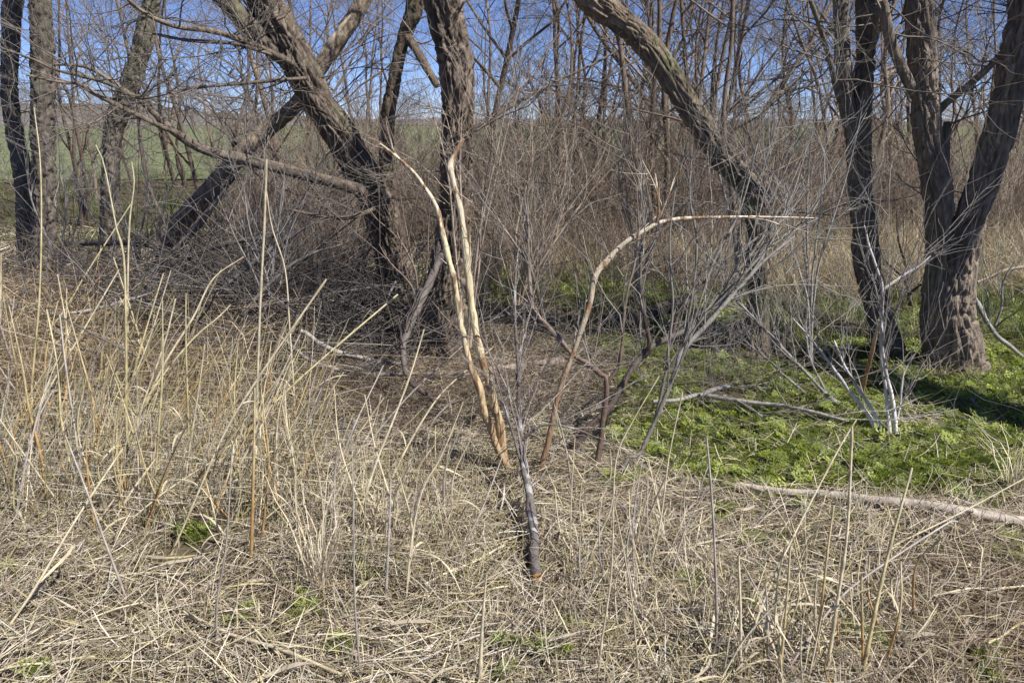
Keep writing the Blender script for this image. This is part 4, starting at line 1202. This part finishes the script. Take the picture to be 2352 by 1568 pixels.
TR = [
    ([(78, 247), (92, 367), (95, 523), (90, 690), (75, 860), (62, 1000)], (3, 8), 'y', "tall yellowish stalk rising past the straight dark trunk", .1),
    ([(302, 373), (308, 423), (297, 520), (293, 700), (296, 900)], (4, 7), 'p', "pale stalk with a kinked tip before the slanting trunk", .1),
    ([(220, 333), (240, 383), (267, 522), (285, 600), (290, 823), (290, 960), (298, 1100)], (3, 11), 'y', "thick tall stalk whose tip bends toward the straight dark trunk", .15),
    ([(612, 366), (607, 520), (598, 690), (592, 850), (586, 1000), (580, 1130)], (8, 8), 'p', "tallest pale stalk, crossing the long low limb", .1),
    ([(612, 440), (625, 523), (655, 620), (665, 750), (675, 900), (678, 990)], (3, 7), 'p', "pale stalk bowing out beside the tallest one", .1),
    ([(750, 641), (663, 766), (583, 883), (513, 1000), (430, 1190), (388, 1285)], (7, 7), 'p', "straight pale stalk leaning steeply over the stand, cut tip by the leaning trunk", .25),
    ([(914, 676), (784, 786), (667, 890), (567, 990), (480, 1085)], (6, 8), 'y', "long yellowish stalk leaning low toward the leaning trunk's foot", .3),
    ([(470, 790), (457, 890), (433, 1045), (415, 1160)], (5, 8), 'p', "pale stalk with pointed tip in the middle of the stand", .0),
    ([(282, 1030), (220, 1122), (150, 1232), (80, 1350), (0, 1478)], (6, 9), 'p', "long pale stalk slanting from the corner across bare straw", .3),
    ([(363, 1046), (300, 1132), (240, 1222)], (6, 7), 'p', "short pale stalk slanting above the bare straw patch", .1),
    ([(507, 1046), (370, 1136), (240, 1236)], (5, 7), 'p', "low slanting stalk meeting a shorter one at its foot", .15),
    ([(470, 1093), (490, 1170), (511, 1258)], (4, 6), 'p', "thin stalk leaning backward over the bare straw", .0),
    ([(150, 1000), (200, 1130), (240, 1240), (270, 1320), (297, 1396)], (5, 9), 'g', "greyish bent stalk with foot on bare soil", .0),
    ([(533, 1030), (520, 1246), (499, 1380), (497, 1480)], (4, 9), 'g', "thin greyish stalk standing alone in foreground straw", .0),
    ([(585, 890), (583, 1046), (577, 1298)], (6, 11), 'o', "orange-footed stalk at the end of the stand", .0),
    ([(600, 900), (617, 1046), (612, 1140), (600, 1262)], (4, 9), 'o', "orange-footed stalk close beside another orange-footed one", .0),
    ([(107, 710), (133, 846), (140, 956), (157, 1045), (175, 1140)], (5, 11), 'y', "yellowish thick stalk leaning backward near the picture's edge", .1),
    ([(20, 700), (40, 790), (53, 850), (67, 940), (93, 1045), (110, 1165)], (3, 10), 'o', "orange-footed stalk nearest the picture's edge", .1),
    ([(150, 690), (187, 823), (217, 940), (232, 1100)], (3, 9), 'o', "orange-footed stalk leaning backward in dense stand", .1),
    ([(137, 723), (153, 856), (180, 1045), (192, 1150)], (5, 8), 'g', "grey broken topped stalk in the dense stand", .1),
    ([(373, 690), (373, 856), (360, 1046), (351, 1182)], (4, 10), 'y', "upright yellowish stalk in middle of the dense stand", .05),
    ([(403, 686), (377, 790), (320, 956), (300, 1060)], (5, 7), 'p', "slightly leaning pale stalk beside the upright yellowish one", .1),
    ([(560, 590), (490, 640), (443, 730), (367, 856), (293, 1023)], (4, 9), 'p', "pale stalk bending over at the top in the dense stand", .2),
    ([(530, 700), (500, 730), (433, 790), (333, 923), (283, 1048)], (4, 8), 'y', "yellow stalk arching over green sprigs", .2),
    ([(427, 673), (427, 790), (432, 956), (436, 1080)], (4, 7), 'y', "thin yellow stalk upright under the brush pile", .0),
    ([(273, 620), (187, 766), (120, 880), (60, 985)], (5, 7), 'p', "pale stalk slanting across the matted grass bank", .25),
    ([(300, 470), (200, 625), (140, 723), (53, 816), (-20, 890)], (4, 7), 'y', "long yellowish stalk slanting over the matted bank to the edge", .3),
    ([(1622, 1000), (1630, 1080), (1640, 1230), (1646, 1413), (1643, 1492)], (6, 10), 'g', "grey upright stalk whose tip reaches the green leaves", .0),
    ([(1967, 963), (1918, 1046), (1808, 1260), (1748, 1396), (1688, 1558)], (5, 9), 'p', "long leaning stalk tipped before the white rods", .35),
    ([(1957, 980), (1955, 1046), (1945, 1230), (1921, 1396), (1896, 1566)], (7, 12), 'p', "tall stalk rising across the pale log", .1),
    ([(2095, 1073), (2045, 1253), (2015, 1380), (1976, 1572)], (7, 13), 'y', "yellowish leaning stalk crossing the pale log", .15),
    ([(1978, 1320), (1980, 1413), (1983, 1560)], (7, 9), 'o', "short orange stalk before the leaning yellowish one", .0),
    ([(1915, 1160), (1901, 1263), (1888, 1380), (1866, 1548)], (6, 9), 'o', "thin stalk with orange foot left of tall log-crossing stalk", .05),
    ([(1815, 1256), (1808, 1363), (1790, 1570)], (6, 9), 'y', "mid-height yellowish stalk amid the lower group", .0),
    ([(1696, 1273), (1701, 1430), (1700, 1560)], (9, 9), 'p', "stiff pale stalk with a pointed broken tip", .0),
    ([(1758, 1340), (1762, 1400), (1768, 1560)], (5, 8), 'g', "short grey stalk just behind the mid-height yellowish one", .0),
    ([(2200, 1198), (2178, 1200), (1985, 1326), (1901, 1406), (1783, 1572)], (5, 9), 'g', "long low stalk with a feathery tip slanting under others", .3),
    ([(2368, 1090), (2201, 1180), (2051, 1253), (1990, 1290)], (5, 6), 'p', "straight pale stalk lying over the end of the log", .2),
    ([(1117, 1318), (1107, 1446), (1101, 1572)], (6, 17), 'p', "stout pale stalk cut off by the bottom of the picture", .0),
    ([(974, 756), (944, 856), (900, 973), (870, 1046), (835, 1150), (812, 1245)], (5, 10), 'p', "tall pale stalk leaning in front of the leaning trunk's foot", .2),
    ([(1134, 796), (1084, 840), (1017, 900), (970, 966), (925, 1046), (890, 1120)], (4, 8), 'p', "pale stalk leaning across the twin pale stems", .3),
    ([(1064, 923), (1014, 1046), (970, 1126), (945, 1246), (930, 1382)], (4, 8), 'p', "pale stalk beside the dark twig heap", .15),
    ([(897, 1090), (895, 1180), (884, 1382)], (5, 10), 'g', "grey upright stalk in front of the dark twig heap", .0),
    ([(917, 1093), (947, 1220), (934, 1348)], (5, 9), 'p', "pale stalk with elbow bend in front of dark twig heap", .0),
    ([(1514, 863), (1450, 973), (1417, 1046), (1404, 1163), (1380, 1220), (1324, 1342)], (4, 7), 'p', "pale bent stalk by the brown forked sapling", .15),
    ([(1568, 900), (1537, 1046), (1517, 1196), (1488, 1316)], (4, 7), 'p', "pale slim stalk by the edge of the green patch", .1),
    ([(1410, 1096), (1404, 1313), (1381, 1480), (1372, 1572)], (5, 8), 'p', "upright pale stalk right of the sawn orange butt", .0),
    ([(1410, 1150), (1447, 1346), (1461, 1480), (1471, 1572)], (5, 7), 'p', "pale stalk leaning backward right of the sawn butt", .0),
    ([(1445, 1380), (1480, 1460), (1519, 1545)], (5, 7), 'p', "short pale stalk fallen backward in the front straw", .0),
    ([(808, 1000), (812, 1200), (815, 1380), (828, 1556)], (3, 8), 'g', "thin grey stalk left of the ragged straw tuft", .0),
]
for t, w, k, lab, dy in TR:
    stalk(t, w, k, lab, "cane stalks that stand out", dy, leaf=rnd.random() < .7)

LIKE = {}                                                            # alike stalks, told apart by their order
def random_stalks(n, xr, yr, hr, lean, kinds, label, group, w=(3, 7)):
    for i in range(n):
        x, y = rnd.uniform(*xr), rnd.uniform(*yr)
        b = G(x, y)
        h = rnd.uniform(*hr)
        l = rnd.gauss(lean, .28)
        top = b + np.array([l * h, rnd.gauss(.05, .2) * h, h])
        mid = b * .45 + top * .55 + np.array([rnd.gauss(-.04, .05) * h, rnd.gauss(0, .03), rnd.gauss(.0, .02)])
        b[2] = float(ground_z(b[0], b[1])) - .01
        q = spline(np.array([b, mid, top]), 14)
        rr = pxr(b, 1) * np.linspace(w[1], w[0], 14) * rnd.uniform(.55, 1.05)
        k = rnd.choice(kinds)
        o = stalk_mesh(q, rr, COLS[k], S=5).build("cane_stalk", M_CANE, smooth=True, origin=b)
        ln = top[0] - b[0]
        look = "%s %s stalks %s %s" % ("tall" if h > hr[0] + .66 * (hr[1] - hr[0]) else "short" if h < hr[0] + .33 * (hr[1] - hr[0]) else "middling", COLWORD[k], "nearly upright" if abs(ln / h) < .16 else "leaning right" if ln > 0 else "leaning left", label)
        tag(o, None, "stalk", group)
        LIKE.setdefault(look, []).append((x, o))
        if rnd.random() < .55:
            m2 = MB()
            a = rnd.uniform(0, 6.28)
            leaf_blade(m2, q[rnd.randrange(2, 8)], (math.cos(a), math.sin(a), rnd.uniform(.2, 1)), rnd.uniform(.1, .3), rnd.uniform(.002, .005), np.array(COLS['p'][1]) * rnd.uniform(.75, 1))
            m2.build("leaf_blade", M_STRAW, o, origin=o.location)
random_stalks(150, (-40, 700), (960, 1230), (.2, .75), .3, "pyyoog", "in the crowded stand", "crowded stand of dry stalks", w=(2, 5.5))
random_stalks(28, (-60, 420), (840, 990), (.3, .9), .25, "ppyg", "in the matted bank", "stalks in the matted bank")
random_stalks(40, (700, 1040), (1060, 1330), (.15, .6), .12, "ppg", "about the ragged tuft", "stalks about the tuft", w=(2.5, 6))
random_stalks(26, (1300, 1620), (1100, 1480), (.12, .5), .05, "ppg", "between sawn butt and log", "short stalks beside the butt", w=(2.5, 5))
random_stalks(34, (1600, 2100), (1400, 1640), (.12, .4), .08, "ppgo", "below the pale log", "short stalks at the lower edge", w=(3, 7))

for look, like in LIKE.items():
    for i, (x, o) in enumerate(sorted(like, key=lambda a: a[0])):
        o["label"] = ("the only one of " if len(like) == 1 else ORD[i] + " from left of ") + look
# thin dead stems too many to count, bent and broken, in the stand
def thin_stems(name, label, n, xr, yr, hr, lean, cols):
    xs, ys = rs.uniform(*xr, n), rs.uniform(*yr, n)
    b = np.array([G(a, c) for a, c in zip(xs, ys)])
    b[:, 2] = ground_z(b[:, 0], b[:, 1])
    h = rs.uniform(*hr, n)
    d = np.stack([rs.normal(lean, .38, n), rs.normal(.05, .3, n), np.ones(n)], 1)
    t = np.linspace(0, 1, 6)
    pts = b[:, None, :] + d[:, None, :] * (h[:, None] * t)[:, :, None]
    brk = (t[None, :] > rs.uniform(.35, 1.3, n)[:, None])            # where a stem has snapped it falls away sideways
    fall = np.cumsum(brk, 1)[:, :, None] * h[:, None, None] / 5
    a = rs.normal(0, 1, n)
    pts = pts + fall * np.stack([np.cos(a), .5 * np.sin(a), -1.1 + 0 * a], 1)[:, None, :]
    pts += np.cumsum(rs.normal(0, .006, (n, 6, 3)), 1)
    pts[..., 2] = np.maximum(pts[..., 2], .005)
    rad = rs.uniform(.0008, .0022, n)[:, None] * np.linspace(1, .6, 6)[None, :]
    mb = MB()
    mb.tubes(pts, rad, np.asarray(cols)[rs.randint(0, len(cols), n)] * rs.uniform(.75, 1.15, (n, 1)), 3)
    return tag(mb.build(name, M_CANE), label, kind="stuff")
thin_stems("stand_stems", "thin broken dead stems filling the stand of canes", 1500, (-60, 720), (860, 1240), (.12, .6), .25, STRAW)
thin_stems("middle_stems", "thin broken dead stems about the ragged tuft", 700, (680, 1100), (1030, 1380), (.08, .35), .1, STRAW)
thin_stems("front_stems", "thin broken dead stems along the lower edge of the picture", 700, (1250, 2300), (1150, 1640), (.06, .26), .05, STRAW)

# ragged straw tufts
for i, (x, y, nb, h, lab) in enumerate([(735, 1360, 46, .44, "ragged upright tuft of dead straw in front of the stand"), (890, 1240, 60, .34, "loose straw tuft near the dark twig heap"), (2330, 1130, 50, .3, "arching grass tuft at the end of the pale log"), (2150, 880, 50, .25, "brown tuft at the foot of the twin stemmed tree")]):
    b = G(x, y)
    o = tuft(900 + i, nb, h, [(0.52, 0.45, 0.33), (0.42, 0.35, 0.25), (0.58, 0.5, 0.36)], w=.0022, arch=.5 if i < 2 else .8, K=8, rag=.016).build("straw_tuft", M_STRAW)
    o.location = b
    tag(o, lab, "grass tuft", "straw tufts")

# fallen canes and broad dry leaves on the straw
for i, (tr, w, k, lab) in enumerate([
        ([(0, 1555), (80, 1540), (160, 1530), (220, 1525)], 8, 'p', "fallen cane in the picture's lower corner"),
        ([(90, 1500), (200, 1440), (330, 1400)], 6, 'p', "fallen thin cane slanting over bare soil"),
        ([(420, 1405), (530, 1452), (640, 1490), (784, 1545)], 12, 'p', "longest fallen cane, crossing the foreground straw"),
        ([(500, 1365), (560, 1420), (605, 1465), (640, 1500)], 7, 'p', "fallen cane joining the longest one"),
        ([(230, 1332), (330, 1326), (440, 1322)], 5, 'p', "slim level cane in the open straw"),
        ([(520, 1352), (590, 1348), (680, 1340)], 6, 'y', "yellow level cane before the ragged tuft"),
        ([(975, 1332), (1060, 1292), (1160, 1245)], 8, 'p', "pale fallen cane pointing at the sawn butt"),
        ([(1020, 1350), (1090, 1346), (1165, 1332)], 6, 'y', "yellow fallen cane below the sawn butt"),
        ([(835, 1556), (950, 1515), (1105, 1448)], 7, 'g', "greyish fallen cane ending at the stout stalk"),
        ([(784, 1525), (900, 1536), (1090, 1556)], 5, 'p', "thin fallen cane by the stout stalk's foot"),
        ([(1568, 1250), (1680, 1215), (1750, 1195), (1800, 1192)], 6, 'p', "bent pale cane lying before the pale log"),
        ([(2140, 1362), (2200, 1354), (2250, 1347), (2352, 1343)], 7, 'p', "white level cane in brown straw by the edge"),
        ([(2352, 1425), (2310, 1450), (2270, 1475)], 7, 'y', "yellow cane lying by the picture's edge"),
        ([(1300, 1560), (1420, 1545), (1500, 1530)], 7, 'p', "pale cane lying along the lower edge"),
        ([(1340, 1480), (1440, 1482), (1568, 1483)], 5, 'p', "slim cane lying level in lower straw")]):
    p = np.array([G(a, b, .035) for a, b in tr])
    q = spline(np.concatenate([p, np.array([[pxr(a, w)] for a in p])], 1), 18)
    q[:, 3] *= .68
    q[:, 2] += ground_z(q[:, 0], q[:, 1]).mean() + .004 * np.sin(np.arange(18) * .5 + i)
    o = stalk_mesh(q[:, :3], q[:, 3], COLS[k]).build("fallen_cane", M_CANE, smooth=True, origin=p[0])
    tag(o, lab, "stalk", "canes lying on the straw")
for i, (x, y, a, L, lab) in enumerate([(335, 1285, -.25, .17, "broad dry leaf blade on bare soil"), (945, 1432, .1, .16, "curled broad dry leaf left of the stout stalk"), (600, 1333, .1, .1, "flat broad leaf before the ragged tuft"), (1720, 1168, .35, .09, "broad dry leaf by the end of the pale log"),
                                       (1280, 1465, -.1, .12, "broad dry leaf right of the stout stalk"), (640, 1545, .25, .2, "long curling dry leaf at the lower edge"), (2110, 1465, .1, .13, "pale broad leaf in the brown straw"), (1292, 1225, 1.3, .08, "upright pale bark flake right of the grey branch"), (415, 1290, .4, .15, "torn dry leaf in the open straw")]):
    b = G(x, y, .045)
    mb = MB()
    s = np.array([math.cos(a), math.sin(a), .12])
    t = np.linspace(-.5, .5, 11)
    nrm = np.array([-math.sin(a), math.cos(a), 0])
    base = b + s * (t * L)[:, None] + np.array([0, 0, 1]) * (.05 * L * np.cos(t * 4 + i))[:, None] + nrm * (.3 * L * t * t * math.cos(i * 1.7))[:, None]
    wd = .0075 * np.clip(1 - (2 * np.abs(t)) ** 2.5, .05, 1) * (1 + .2 * np.sin(np.arange(11)))
    mid = base + np.array([0, 0, -.004])
    for sg in (-1, 1):
        e = base + (nrm * .92 + np.array([0, 0, .45 * sg + .35]))[None] * sg * wd[:, None] + np.array([0, 0, .003])
        V = np.concatenate([mid, e])
        F = [[k, k + 1, 12 + k, 11 + k] for k in range(10)]
        mb.add(V, F, np.array((0.46, 0.39, 0.29)) * rnd.uniform(.85, 1.1))
    o = mb.build("dry_leaf", M_STRAW, smooth=True, origin=b)
    tag(o, lab, "leaf", "broad dry leaves on the straw")
